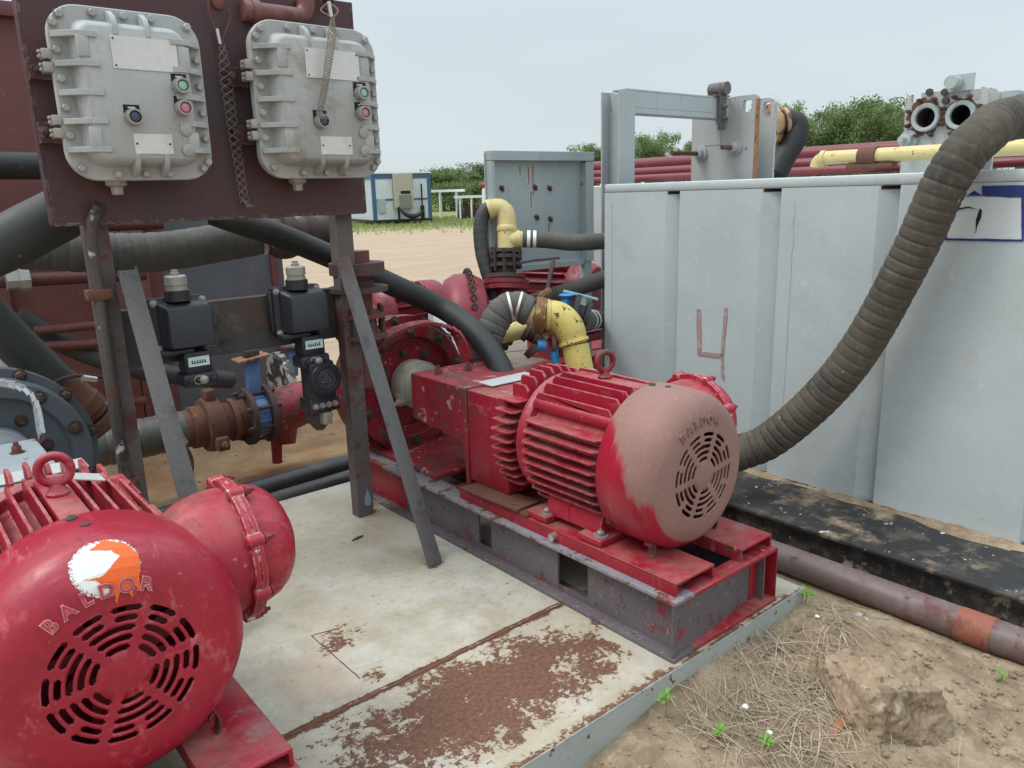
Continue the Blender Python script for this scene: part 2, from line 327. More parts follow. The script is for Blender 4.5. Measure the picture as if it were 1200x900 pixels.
M['plate'] = paint('bare_aluminium_plate', (0.60, 0.60, 0.58), [((.46, .46, .45), .3, 6, .2), ((.68, .68, .66), .3, 16, .2)], .06, 0, None, None, .38, .05, metal=.25)
M['navy_plastic'] = paint('black_cast_box', (0.0175, 0.019, 0.026), [((.04, .04, .045), .2, 12, .12)], .1, .14, (.08, .075, .07), ((.10, .10, .105), .25), .42, .2)
M['blue'] = paint('blue_valve_paint', (0.115, 0.205, 0.42), [((.23, .33, .5), .3, 9, .1), (RUST, .1, 20, .03)], .12, .2, (.4, .36, .32), ((.25, .2, .16), .3), .5, .25)
M['blue_bright'] = paint('bright_blue_paint', (0.035, 0.19, 0.42), [((.3, .42, .5), .14, 22, .04)], .12, .1, (.4, .36, .32), None, .45, .2)
M['yellow'] = paint('yellow_pipe_paint', (0.58, 0.46, 0.13), [((.55, .48, .25), .4, 4, .16), ((.55, .36, .05), .28, 6, .1), ((.10, .05, .02), .24, 26, .015), ((.3, .16, .06), .13, 12, .04)], .08, .15, (.55, .46, .3), ((.3, .16, .06), .3), .45, .3)
M['yellow_pale'] = paint('faded_yellow_pipe_paint', (0.58, 0.48, 0.21), [((.50, .42, .2), .4, 5, .16), ((.30, .13, .05), .24, 12, .03), ((.12, .06, .03), .14, 26, .02)], .08, .15, (.58, .5, .36), ((.34, .18, .08), .35), .5, .2)
M['wallgrey_pump'] = paint('pale_grey_pump_paint', (0.29, 0.325, 0.35), [((.22, .24, .26), .4, 6, .14), ((.2, .1, .06), .28, 8, .03)], .1, .25, (.42, .35, .27), ((.22, .12, .07), .5), .5, .35)
M['slate'] = paint('slate_blue_flange_paint', (0.095, 0.115, 0.135), [((.14, .155, .17), .3, 6, .14)], .12, .2, (.26, .23, .2), ((.2, .17, .15), .3), .5, .25)
M['skid'] = paint('black_peeling_skid_paint', (0.020, 0.019, 0.018), [((.12, .10, .07), .52, 5, .14), ((.07, .058, .048), .5, 24, .1), ((.30, .24, .17), .3, 10, .07), ((.5, .5, .48), .06, 28, .02)], .2, 0, None, None, .6, .5)
M['skid_top'] = paint('black_skid_flange_with_white_flakes', (0.020, 0.020, 0.021), [((.10, .085, .065), .5, 7, .16), ((.36, .27, .18), .44, 3.2, .16), ((.60, .62, .61), .13, 10, .015), ((.55, .56, .55), .12, 26, .02), ((.02, .02, .02), .25, 15, .03)], .2, 0, None, None, .6, .5)
M['whitepaint'] = paint('white_paint', (0.78, 0.79, 0.77), [((.6, .6, .58), .2, 9, .1)], .04, 0, None, None, .5, .1)
M['orangepaint'] = paint('orange_paint', (0.80, 0.125, 0.015), [((.62, .08, .02), .25, 14, .1)], .06, 0, None, None, .4, .1)
M['bluepaint'] = paint('navy_paint', (0.012, 0.030, 0.155), [((.03, .06, .22), .3, 12, .1)], .08, 0, None, None, .45, .15)
M['redmark'] = paint('faded_red_marker', (0.36, 0.235, 0.225), [((.44, .48, .49), .42, 22, .14)], .1, 0, None, None, .6, .1)
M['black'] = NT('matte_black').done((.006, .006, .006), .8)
M['green_btn'] = NT('green_button').done((.27, .47, .42), .35)
M['red_btn'] = NT('red_button').done((.50, .19, .26), .35)
M['blue_btn'] = NT('dark_blue_button').done((.045, .06, .12), .35)
M['tealplate'] = paint('teal_white_label', (0.52, 0.66, 0.62), [((.2, .3, .28), .3, 60, .08)], .05, 0, None, None, .4, .05)
M['rope'] = paint('woven_wire', (0.27, 0.235, 0.19), [((.12, .10, .08), .35, 60, .1)], .15, 0, None, None, .6, .1, metal=.2)
M['rope_dark'] = paint('dull_woven_wire', (0.24, 0.20, 0.165), [((.08, .06, .05), .35, 60, .1)], .15, 0, None, None, .6, .1, metal=.3)
M['wood'] = paint('weathered_boards', (0.20, 0.165, 0.125), [((.1, .09, .075), .45, 6, .12)], .2, .1, DUST, None, .85, .5)
# ------------------------------------------------------------------ special materials
def mat_deck():
    t = NT('rust_blotched_white_deck'); p = t.xyz(); big = t.noise(1.6, 6, .6); fine = t.noise(70, 6, .7); mid = t.noise(9, 9, .7); mid2 = t.noise(18, 10, .74, t.map((1, 1, 1), (4, 2, 0))); mid3 = t.noise(55, 6, .75, t.map((1, 1, 1), (4, 7, 0)))
    col = t.mix(t.step(big, .35, .65), (.40, .355, .265), (.50, .485, .42)); col = t.mix(1.0, col, t.step(fine, .25, .75, .88, 1.1), 'MULTIPLY')
    def ell(cx, cy, rx, ry):
        a = t.math('DIVIDE', t.math('SUBTRACT', p[0], cx - DX), rx); b = t.math('DIVIDE', t.math('SUBTRACT', p[1], cy - DY), ry)
        return t.math('MAXIMUM', t.math('SUBTRACT', 1.0, t.math('ADD', t.math('MULTIPLY', a, a), t.math('MULTIPLY', b, b))), 0.0)
    sx, sy, _ = PZ(365, 800, .2); e = ell(sx, sy, .14, .20); col = t.mix(t.math('MULTIPLY', t.step(t.math('ADD', e, t.math('MULTIPLY', mid, .5)), .35, .9), .55), col, (.42, .28, .19))
    sx, sy, _ = PZ(350, 640, .2); col = t.mix(t.math('MULTIPLY', t.step(t.math('ADD', ell(sx, sy, .45, .5), t.math('MULTIPLY', big, .7)), .45, 1.2), .5), col, (.44, .38, .27))
    m = t.math('MULTIPLY', ell(1.20, 1.59, .78, .30), .46)
    for (px, py, rx, ry, k) in ((395, 748, .16, .13, .32), (440, 790, .06, .08, .3), (470, 845, .40, .16, .36), (428, 602, .10, .10, .36), (560, 880, .5, .1, .30), (330, 640, .5, .5, .14), (690, 770, .25, .15, .22), (380, 650, .12, .1, .2), (510, 660, .07, .07, .3)):
        q = PZ(px, py, .2); m = t.math('MAXIMUM', m, t.math('MULTIPLY', ell(q.x, q.y, rx, ry), k))
    ln = t.math('ABSOLUTE', t.math('SUBTRACT', p[1], 1.815 - DY)); m = t.math('MAXIMUM', m, t.step(ln, .006, .034, .42, 0))
    fr = t.math('SUBTRACT', p[1], 1.30 - DY); m = t.math('MAXIMUM', m, t.step(fr, .005, .06, .36, 0))
    v0 = t.math('ADD', t.math('ADD', t.math('MULTIPLY', mid, .36), t.math('MULTIPLY', mid2, .34)), t.math('MULTIPLY', mid3, .34)); v0 = t.math('SUBTRACT', v0, .02); v = t.math('ADD', t.math('ADD', t.math('MULTIPLY', t.math('SUBTRACT', v0, .5), 2.1), .425), m)
    st = t.step(v, .40, .70); col = t.mix(t.math('MULTIPLY', st, .55), col, (.43, .335, .22)); dirt = t.noise(4.5, 9, .72, t.map((1, 1, 1), (7, 2, 4))); col = t.mix(t.step(dirt, .44, .62, 0, .75), col, (.34, .29, .21)); col = t.mix(t.step(t.noise(26, 8, .7, t.map((1, 1, 1), (2, 8, 4))), .585, .66, 0, .6), col, (.27, .22, .165)); sp4 = t.noise(34, 4, .6, t.map((1, 1, 1), (5, 8, 1))); col = t.mix(t.step(sp4, .685, .70, 0, .9), col, (.15, .075, .045)); col = t.mix(t.step(t.noise(3.2, 7, .7, t.map((1, 1, 1), (1, 3, 8))), .54, .7, 0, .6), col, (.52, .55, .54))
    k = t.step(v, .70, .725); rc = t.mix(t.step(fine, .35, .65), (.085, .04, .026), (.20, .095, .055)); col = t.mix(k, col, rc)
    bl = t.noise(11, 8, .7, t.map((1, 1, 1), (9, 3, 1))); bm_ = t.math('MULTIPLY', ell(PZ(345, 620, .2).x + .13, PZ(345, 620, .2).y - .3, .5, .5), 1.0)
    col = t.mix(t.math('MULTIPLY', t.step(bl, .715, .735), t.step(bm_, .1, .4)), col, (.13, .17, .36))
    rg = t.mix(k, .5, .85); t.bump(t.math('ADD', t.math('MULTIPLY', fine, .3), t.math('MULTIPLY', k, -.5)), .35, .003)
    return t.done(col, rg)
DX, DY = 0.6, 2.4
M['deck'] = mat_deck()
M['deck_side'] = paint('pale_grey_green_skirt_paint', (0.335, 0.36, 0.34), [((.27, .28, .255), .36, 4, .16), (RUST, .20, 22, .015), ((.40, .32, .22), .22, 7, .1)], .08, .1, (.4, .33, .25), ((.10, .05, .03), .62, .010), .55, .25)

def mat_cover_b():
    t = NT('dust_brown_over_red_cover'); p = t.xyz(); big = t.noise(4, 6, .65); fine = t.noise(60, 7, .7)
    red = t.mix(1.0, (.335, .011, .031), t.step(big, .3, .7, .8, 1.12), 'MULTIPLY')
    scr = t.noise(5, 9, .75, t.map((1, 6, 1.2))); red = t.mix(t.step(scr, .62, .70), red, (.5, .13, .14))
    br = t.mix(t.step(big, .3, .7), (.215, .118, .100), (.28, .155, .13)); br = t.mix(t.step(fine, .55, .75), br, (.33, .2, .17))
    th = t.math('ARCTAN2', t.math('SUBTRACT', p[2], .264), t.math('MULTIPLY', p[0], -1.0))       # 0 at the left, + towards the top
    ny = t.math('MULTIPLY', p[1], -1.0)                                                         # 0 at the back edge, .235 at the face
    edge = t.math('ADD', t.math('MULTIPLY', ny, -5.2), t.math('ADD', .74, t.math('MULTIPLY', t.math('SUBTRACT', big, .5), 1.1)))
    k = t.step(t.math('ADD', t.math('SUBTRACT', th, edge), t.math('MULTIPLY', t.math('SUBTRACT', scr, .5), .9)), -.06, .10); nr = t.step(t.math('ABSOLUTE', t.math('ADD', th, .5)), 1.25, 1.3); k = t.math('MAXIMUM', k, nr)
    low = t.step(ny, .205, .21); k = t.math('MAXIMUM', k, low)
    sp = t.noise(13, 8, .7); k = t.math('MULTIPLY', k, t.step(sp, .70, .72, 1, .1))
    e = t.edge(.005); k = t.math('MULTIPLY', k, t.step(e, .03, .2, 1, .55))
    col = t.mix(k, red, br); t.bump(fine, .2, .002); return t.done(col, t.mix(k, .32, .75))
M['cover_b'] = mat_cover_b()

def mat_ground():
    t = NT('sandy_yard'); p = t.xyz(); dep = t.math('ADD', t.math('MULTIPLY', p[0], .64), t.math('MULTIPLY', p[1], .77)); lat = t.math('SUBTRACT', t.math('MULTIPLY', p[0], .77), t.math('MULTIPLY', p[1], .64))
    big = t.noise(.35, 7, .6); mid = t.noise(3.0, 9, .65); fine = t.noise(45, 8, .7); grit = t.noise(240, 4, .7)
    near = t.mix(t.step(mid, .3, .7), (.32, .235, .155), (.47, .36, .245)); near = t.mix(t.step(fine, .35, .7), near, (.38, .30, .215)); near = t.mix(t.step(grit, .62, .72), near, (.42, .35, .27))
    org = t.mix(t.step(mid, .35, .65), (.30, .165, .085), (.46, .32, .19))
    q = PZ(380, 520, 0); d = t.math('SQRT', t.math('ADD', t.math('POWER', t.math('SUBTRACT', p[0], q.x), 2.0), t.math('POWER', t.math('SUBTRACT', p[1], q.y), 2.0)))
    col = t.mix(t.step(t.math('ADD', d, t.math('MULTIPLY', mid, 1.2)), 1.6, 3.2, 1, 0), near, org)
    sp = t.noise(1.0, 6, .6, t.map((.18, 1.7, 1), rot=(0, 0, radians(-8)))); sp2 = t.noise(1.0, 8, .68, t.map((.5, 4.5, 1), (3, 1, 0), rot=(0, 0, radians(12))))
    far = t.mix(t.step(sp, .35, .65), (.36, .275, .195), (.44, .345, .25)); far = t.mix(t.step(sp2, .50, .66, 0, .8), far, (.29, .21, .14)); far = t.mix(t.step(sp2, .3, .42, .5, 0), far, (.50, .41, .31)); far = t.mix(t.step(mid, .4, .62, .5, 0), far, (.39, .29, .205))
    col = t.mix(t.step(dep, 6.0, 9.0), col, far)
    g = t.mix(t.step(t.noise(1.3, 8, .7), .35, .65), (.15, .19, .06), (.26, .27, .11)); g = t.mix(t.step(t.noise(.5, 8, .7), .52, .7), g, (.33, .26, .15))
    edge = t.math('ADD', dep, t.math('ADD', t.math('MULTIPLY', mid, 9.0), t.math('MULTIPLY', big, 10.0)))
    col = t.mix(t.step(edge, 48.5, 51.5), col, g)
    t.bump(t.math('ADD', t.math('MULTIPLY', fine, .5), t.math('ADD', t.math('MULTIPLY', grit, .15), t.math('MULTIPLY', mid, .6))), .7, .03); return t.done(col, .95, 0, .2)
M['ground'] = mat_ground()
def mat_soil():
    t = NT('loose_soil'); lump = t.noise(3.4, 7, .66, t.map((1, 1, 1), (2, 5, 1))); mid = t.noise(6, 9, .68); fine = t.noise(38, 9, .72); grit = t.noise(200, 5, .7)
    col = t.mix(t.step(mid, .35, .68), (.28, .195, .125), (.50, .375, .25)); col = t.mix(t.step(fine, .5, .68), col, (.56, .45, .32)); col = t.mix(t.step(grit, .6, .7), col, (.48, .39, .29)); col = t.mix(t.step(grit, .3, .38, .6, 0), col, (.12, .085, .06))
    col = t.mix(t.step(lump, .40, .54, .6, 0), col, (.23, .17, .12)); col = t.mix(t.step(lump, .5, .62, 0, .6), col, (.56, .45, .32)); t.bump(t.math('ADD', t.math('MULTIPLY', mid, .8), t.math('ADD', t.math('MULTIPLY', fine, .6), t.math('MULTIPLY', grit, .25))), 1.0, .028); return t.done(col, .95, 0, .15)
M['soil'] = mat_soil()
M['clod'] = paint('pale_caked_earth', (.335, .252, .170), [((.25, .18, .12), .5, 5, .14), ((.19, .135, .092), .36, 9, .08), ((.47, .37, .265), .4, 16, .1), ((.2, .15, .1), .25, 40, .05)], .2, 0, None, None, .95, 1.0, spec=.15)
def mat_leaf(nm, a, b):
    t = NT(nm); col = t.mix(t.step(t.noise(.9, 4, .6), .35, .65), a, b); col = t.mix(1.0, col, t.step(t.noise(9, 3, .6), .3, .7, .75, 1.25), 'MULTIPLY')
    m = t.done(col, .6, 0, .3); t.b.inputs['Transmission Weight'].default_value = 0
    tr = t.n.new('ShaderNodeBsdfTranslucent'); t.l.new(col, tr.inputs[0]); mx = t.n.new('ShaderNodeMixShader'); mx.inputs[0].default_value = .3
    t.l.new(t.b.outputs[0], mx.inputs[1]); t.l.new(tr.outputs[0], mx.inputs[2]); t.l.new(mx.outputs[0], t.n['Material Output'].inputs[0]); return m
M['leaf'] = mat_leaf('mesquite_leaves', (.15, .215, .075), (.25, .32, .135))
M['leaf2'] = mat_leaf('darker_brush_leaves', (.125, .185, .065), (.205, .27, .11))
M['seedling'] = mat_leaf('seedling_leaves', (.16, .33, .05), (.22, .42, .08))
M['grassblade'] = mat_leaf('grass_blades', (.20, .25, .08), (.33, .33, .14))
M['bark'] = paint('grey_brown_bark', (.09, .07, .055), [((.05, .04, .03), .4, 9, .1)], .2, 0, None, None, .9, .5)
M['straw'] = paint('dry_straw', (.46, .385, .28), [((.28, .21, .14), .4, 30, .1), ((.6, .54, .43), .3, 12, .1)], .2, 0, None, None, .85, .1)
M['trailer_white'] = paint('ribbed_white_siding', (.66, .70, .73), [((.55, .58, .6), .2, 2, .2)], .05, 0, None, None, .5, .1)
M['trailer_blue'] = paint('trailer_blue_trim', (.045, .105, .20), [], .1, 0, None, None, .5, .05)
M['beige'] = paint('beige_sheet_metal', (.40, .375, .30), [((.33, .3, .24), .3, 3, .2)], .08, 0, None, None, .5, .1)
M['white_plain'] = paint('white_metal_roof', (.72, .73, .72), [], .05, 0, None, None, .5, .05)

# ------------------------------------------------------------------ ground
mb = MB()
xs = [-900, -300, -100, -40, -15, -6] + [-3 + .5 * i for i in range(25)] + [12, 18, 30, 60, 120, 300, 900]
grid = [[mb.bm.verts.new((x, y, 0)) for y in xs] for x in xs]
for i in range(len(xs) - 1):
    for j in range(len(xs) - 1): mb.bm.faces.new((grid[i][j], grid[i + 1][j], grid[i + 1][j + 1], grid[i][j + 1]))
mb.build('ground', M['ground'], kind='structure', smooth=False)

def hgt(x, y):
    def ss(a, b, v): q = min(max((v - a) / (b - a), 0), 1); return q * q * (3 - 2 * q)
    d = max(1.30 - y, 0)
    h = .115 * math.exp(-(d / .38) ** 2) * ss(1.05, 1.6, x) * (1 - ss(2.45, 2.85, x))
    h += .05 * math.exp(-((x - 1.30) ** 2 / .03 + (y - 1.14) ** 2 / .02)); h += .05 * math.exp(-((x - 2.2) ** 2 / .09 + (y - 1.02) ** 2 / .05))
    e = ss(.35, .55, y) * ss(.9, 1.2, x) * (1 - ss(2.7, 2.95, x))
    n1 = mnoise.noise(V((x * 5, y * 5, 0))) * .022 + mnoise.noise(V((x * 14, y * 14, 3))) * .011 + mnoise.noise(V((x * 40, y * 40, 7))) * .0055
    return h * (1 + .5 * mnoise.noise(V((x * 4, y * 4, 9)))) + (n1 + .006) * e
mb = MB(); NX, NY = 190, 110
gv = [[mb.bm.verts.new((.85 + 2.1 * i / NX, .30 + 1.03 * j / NY, hgt(.85 + 2.1 * i / NX, .30 + 1.03 * j / NY) - .002 + .006 * 0)) for j in range(NY + 1)] for i in range(NX + 1)]
for i in range(NX):
    for j in range(NY):
        if max(v.co.z for v in (gv[i][j], gv[i + 1][j], gv[i + 1][j + 1], gv[i][j + 1])) > .003:
            mb.bm.faces.new((gv[i][j], gv[i + 1][j], gv[i + 1][j + 1], gv[i][j + 1]))
mb.build('soil_mound', M['soil'], kind='structure', ang=180)
# hard block of caked earth broken off at the edge of the mound
mb = MB(); r = bmesh.ops.create_cube(mb.bm, size=1); bmesh.ops.subdivide_edges(mb.bm, edges=mb.bm.edges[:], cuts=44, use_grid_fill=True)
cb = PZ(1042, 832, .08)
for v in mb.bm.verts:
    p = v.co.copy(); rr = p.length; p2 = p.lerp(p.normalized() * .60, .27)
    q = V((p2.x * .31 * (1 - .25 * p2.z), p2.y * .28 * (1 - .3 * p2.z), p2.z * .24 * (1 - .35 * p2.x))); q.rotate(Matrix.Rotation(radians(-28), 3, 'Z'))
    nn = V(p2).normalized(); k = mnoise.fractal(q * 9, .9, 2.1, 5) * .026 + mnoise.fractal(q * 34, .8, 2.1, 4) * .009 - .012 * max(0, mnoise.noise(q * 16 + V((4, 4, 4))))
    v.co = q + nn * k + V((cb.x + .03, cb.y + .045, .070))
tag(mb.build('earth_clod', M['clod'], ang=180), 'hard tan block of caked earth at the right end of the straw mound', 'earth clod')
random.seed(5)
for (px, py, s) in ((735, 885, .045), (770, 880, .03), (1075, 870, .02), (985, 860, .014), (905, 850, .012), (1060, 760, .012), (870, 880, .01), (940, 880, .012)):
    pass
# straw
mb = MB(); random.seed(11)
for i in range(700):
    u = random.random(); px = random.gauss(925, 70) if u < .75 else random.uniform(790, 1010); py = random.gauss(815, 50); 
    g = PZ(px, py, .08)
    if g.y > 1.27 or g.y < .62 or g.x < 1.35 or g.x > 2.5: continue
    z = hgt(g.x, g.y); a = random.gauss(radians(70), .7) + (pi if random.random() < .5 else 0); L = random.uniform(.03, .15) if random.random() < .8 else random.uniform(.15, .28); lift = random.uniform(.0, .05)
    c1 = random.uniform(-.6, .6); pts = []
    for k in range(5):
        s_ = k / 4; aa = a + c1 * s_; x = g.x + cos(aa) * L * s_; y = min(g.y + sin(aa) * L * s_, 1.295); pts.append((x, y, max(hgt(x, y), 0) + .003 + lift * (4 * s_ * (1 - s_) * .5 + s_ * random.random() * .5)))
    mb.tube(pts, [random.choice((.0005, .0007, .0009, .0013))] * 4 + [.0003], 4)
mb.build('dry_straw', M['straw'], kind='stuff')
mb = MB(); random.seed(3)
for i in range(900):
    x = random.uniform(1.1, 3.0); y = random.uniform(.45, 1.28); r = random.choice((.002, .003, .003, .004, .005, .007, .011)); z = max(hgt(x, y), 0)
    bmesh.ops.create_icosphere(mb.bm, subdivisions=1, radius=r, matrix=Matrix.Translation((x, y, z + r * .3)) @ Matrix.Diagonal((random.uniform(.7, 1.4), random.uniform(.7, 1.3), random.uniform(.5, .9), 1)))
for i in range(160):
    x = random.uniform(1.2, 2.6); y = random.uniform(3.55, 5.4); r = random.choice((.003, .004, .006, .009))
    bmesh.ops.create_icosphere(mb.bm, subdivisions=1, radius=r, matrix=Matrix.Translation((x, y, r * .3)) @ Matrix.Diagonal((random.uniform(.7, 1.4), random.uniform(.7, 1.3), random.uniform(.5, .9), 1)))
mb.build('soil_crumbs', M['soil'], kind='stuff', smooth=False)
for (px, py, s, lab) in ((414, 0, 0, ''),):
    pass
for i, (px, py, s, lab) in enumerate(((873, 829, .012, 'white pebble lying in the straw left of the earth block'), (902, 857, .010, 'pale pebble beside the seedling at the mound foot'), (956, 747, .009, 'small white pebble at the top of the straw mound'))):
    g = PZ(px, py, .08); z = hgt(g.x, g.y); mb = MB(); bmesh.ops.create_icosphere(mb.bm, subdivisions=2, radius=s)
    for v in mb.bm.verts: v.co = v.co * (1 + .3 * mnoise.noise(v.co * 90)); v.co.z *= .6; v.co += V((g.x, g.y, z + s * .4))
    tag(mb.build('pebble', M['whitepaint']), lab, 'pebble', 'white pebbles on the mound')
# rusty iron stub sticking out of the clod and a capped white stub by the platform corner
g0 = PZ(1015, 842, .10); g1 = PZ(970, 868, .06); mb = MB(); mb.bar(g0 + V((.06, .05, .01)), g1, .030, .018, (0, 0, 1), .004); tag(mb.build('iron_bar', M['rust_bright']), 'rusty flat iron bar sticking out of the earth block', 'iron bar')
g = PZ(997, 735, .03); r = thing('pipe_stub', 'short white peeling pipe stub standing in the sand near the platform corner', 'pipe stub', (g.x, g.y, 0))
mb = MB(); mb.lathe(g + V((-.015, .0, .0)), (1, -.25, .05), [(0, 0), (0, .036), (.004, .038), (.075, .038), (.075, 0)], 26, False); mb.build('stub', paint('peeling_white_stub', (.45, .46, .44), [(RUST, .34, 16, .03), ((.3, .3, .28), .4, 7, .1)], .1), r, bev=.002)
def seedling(px, py, h, lab, n=6, L=.035, zz=None):
    g = PZ(px, py, .07) if zz is None else PZ(px, py, zz); z = hgt(g.x, g.y); r = thing('seedling', lab, 'plant', (g.x, g.y, z), 'green seedlings at the platform edge')
    mb = MB(); mb.tube([(g.x, g.y, z - .01), (g.x + .004, g.y - .002, z + h * .5), (g.x + .001, g.y, z + h)], [.0022, .0018, .0012], 6); mb.build('stem', M['seedling'], r); mb = MB()
    for i in range(n):
        a = i * 2.4 + random.random(); o = V((g.x, g.y, z + h * (1 - .45 * i / n))); d = V((cos(a), sin(a), .35)).normalized(); sd = d.cross(V((0, 0, 1))).normalized() * L * .24
        mid = o + d * L * .5 + V((0, 0, L * .06)); e = o + d * L + V((0, 0, -L * .12))
        mb.face([o, mid - sd, mid]); mb.face([o, mid, mid + sd]); mb.face([mid - sd, e, mid]); mb.face([mid, e, mid + sd])
    mb.build('leaf_cluster', M['seedling'], r)
seedling(779, 858, .075, 'slender green seedling with bare stem against the platform skirt', 7, .034)
seedling(942, 728, .045, 'bright green seedling at the far corner of the platform', 8, .044)
seedling(843, 872, .025, 'low green seedling on the straw, left of the pale one', 8, .032)
seedling(897, 878, .022, 'low green seedling beside the pale pebble', 8, .030)
seedling(1172, 803, .03, 'thin green sprout alone on the sand under the rusty pipe', 5, .028, 0.0)

# ------------------------------------------------------------------ platform
pf = thing('steel_platform', 'white painted steel platform with rust patches under the pumps', 'platform', (DX, DY, 0))
mb = MB(); mb.box((-1.6, 1.304, .192), (2.43, 3.45, .2)); mb.build('deck', M['deck'], pf)
mb = MB(); mb.box((-1.6, 1.30, 0), (2.434, 1.312, .1985)); mb.box((2.424, 1.312, 0), (2.434, 3.45, .1985)); mb.box((-1.6, 3.44, 0), (2.424, 3.452, .1985)); mb.build('skirt', M['deck_side'], pf, bev=.003)
mb = MB(); random.seed(2)
pp = [(-1.6 + i * .02, 1.812 + random.uniform(-.0015, .0015), .2005 + random.uniform(-.0012, .0012)) for i in range(166)]; mb.tube(pp, .0036, 6); mb.build('weld_seam', M['rust'], pf); mb = MB(); mb.tube([(p[0], p[1] + .016, p[2] - .001) for p in pp], .0028, 6); mb.build('weld_seam', M['rust'], pf)
for (a, b) in (((365, 745), (422, 795)), ((365, 745), (400, 735))):
    mb = MB(); p0, p1 = PZ(*a, .2005), PZ(*b, .2005); mb.tube([p0.lerp(p1, i / 12) + V((random.uniform(-.002, .002),) * 3) * .5 - V((0, 0, .001)) for i in range(13)], .0022, 6)
    mb.build('weld_bead', M['rust'], pf)
for i, (px, py, a) in enumerate(((447, 585, 30), (455, 588, 70), (442, 590, 100))):
    pass
g = PZ(420, 632, .2); mb = MB(); mb.tube([g + V((-.03, -.0, .004)), g + V((0, .004, .006)), g + V((.03, .012, .004))], [.003, .006, .003], 6); tag(mb.build('twig', M['rust_dark']), 'dark bit of bark lying on the white deck near the post foot', 'twig')
mb = MB(); random.seed(8); c = PZ(440, 590, .2)
for i in range(60):
    a = random.uniform(0, 6.28); rr = random.uniform(0, .045); p = c + V((cos(a) * rr, sin(a) * rr, .003)); b = random.uniform(0, 6.28); L = random.uniform(.02, .06)
    mb.tube([p, p + V((cos(b) * L * .5, sin(b) * L * .5, random.uniform(.004, .02))), p + V((cos(b + .5) * L, sin(b + .5) * L, random.uniform(0, .02)))], .0012, 4)
mb.build('grass_litter', M['straw'], kind='stuff')
# black drain pipes lying behind the platform
for (a, b, z, lab) in (((60, 607), (470, 508), .12, 'long black pipe lying on the dirt, farther of the two behind the platform'), ((250, 590), (480, 536), .15, 'long black pipe resting on the platform edge, nearer of the two')):
    yy = 3.90 if z == .12 else 3.60; mb = MB(); mb.tube([(-.9, yy, z - .05), (.6, yy, z - .04), (1.4, yy + .01, z - .02), (2.7, yy + .03, z)], .058 if z == .15 else .065, 20)
    tag(mb.build('black_pipe', M['black_pipe']), lab, 'pipe', 'black pipes behind the platform')

# ------------------------------------------------------------------ rusty pipe lying beside the tank
rp = thing('rusty_pipe', 'long rusty steel pipe lying on the sand beside the black skid', 'pipe', (2.84, 1.2, 0))
mb = MB(); mb.cyl((2.84, -.6, .060), (2.84, 2.9, .060), .060, n=32); mb.build('pipe_body', paint('lilac_rust_pipe', (.15, .105, .105), [((.115, .045, .04), .42, 4, .12), (RUST, .3, 14, .05), ((.27, .22, .22), .22, 7, .08)], .2, .25, (.3, .22, .18), None, .5, .4), rp)
mb = MB(); mb.cyl((2.84, .80, .060), (2.84, .915, .060), .0622, n=32); mb.build('coupling', paint('orange_red_collar', (.26, .085, .052), [((.15, .05, .04), .4, 9, .1)], .15, .2, DUST, None, .65, .4), rp)

# ------------------------------------------------------------------ tank
tk = thing('mud_tank', 'pale grey steel tank with pressed grooves standing on a black skid', 'tank', (4.6, 2.1, 0))
X0 = 3.446; YA, YB = .93, 3.25; Z0, Z1 = .16, 1.66
prof = [(YA, X0)]
for (a, b) in ((1.535, 1.625), (2.095, 2.20), (2.70, 2.79)):
    prof += [(a, X0), (a + .004, X0 + .05), (b, X0)]
prof += [(YB, X0)]
mb = MB(); lo = [mb.bm.verts.new((x, y, Z0)) for y, x in prof]; hi = [mb.bm.verts.new((x, y, 1.612)) for y, x in prof]
for i in range(len(prof) - 1): mb.bm.faces.new((lo[i], lo[i + 1], hi[i + 1], hi[i]))
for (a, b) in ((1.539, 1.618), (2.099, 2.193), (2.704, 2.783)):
    mg = MB(); mg.prism([(X0 + .047, a, 1.596), (X0 + .004, b, 1.596), (X0 + .004, b, 1.6105), (X0 + .047, a, 1.6105)], (-.002, -.002, 0)); mg.build('slot_shade', M['black'], tk, smooth=False)  # black sliver at each groove top, its shade under the rail given as colour
mb.face([(X0, YB, Z0), (5.9, YB, Z0), (5.9, YB, Z1), (X0, YB, Z1)]); mb.face([(X0, YA, Z0), (X0, YA, Z1), (5.9, YA, Z1), (5.9, YA, Z0)]); mb.build('side_wall', M['tank'], tk, smooth=False, bev=.004)
mb = MB(); mb.box((X0 - .002, YA - .002, 1.611), (X0 + .07, YB + .002, Z1), bev=.012); mb.box((X0 + .07, YA, 1.62), (5.9, YB, 1.648)); mb.build('top_rail', M['tank'], tk)
mb = MB(); mb.tube([(X0 - .001, 2.02 + random.uniform(-.004, .004), .3 + .05 * i) for i in range(26)], [.0022 * random.uniform(.3, 1.6) for i in range(26)], 6); mb.build('weld_seam', M['tank_plain'], tk); mb = MB(); mb.tube([(X0 - .001, YB - .06, .3 + .05 * i) for i in range(26)], .003, 6); mb.build('weld_seam', M['tank_plain'], tk)
mb = MB(); mb.box((2.98, -.8, .142), (X0 + .06, 3.6, .16), bev=.004); mb.build('skid_flange', M['skid_top'], tk)
mb = MB(); mb.box((3.02, -.8, .012), (3.045, 3.6, .1425)); mb.box((2.985, -.8, 0), (3.045, 3.6, .014)); mb.build('skid_beam', M['skid'], tk)
mb = MB(); random.seed(4); ny_ = 150
mb.tube([(X0 - .004 + random.uniform(-.004, .002), YA - .1 + 2.5 * i / ny_, .162 + random.uniform(-.002, .003)) for i in range(ny_ + 1)], [.0025 + .005 * max(0, mnoise.noise(V((i * .13, 0, 2))) + .25) + random.random() * .002 for i in range(ny_ + 1)], 6); mb.build('sealant_bead', M['skid'], tk)
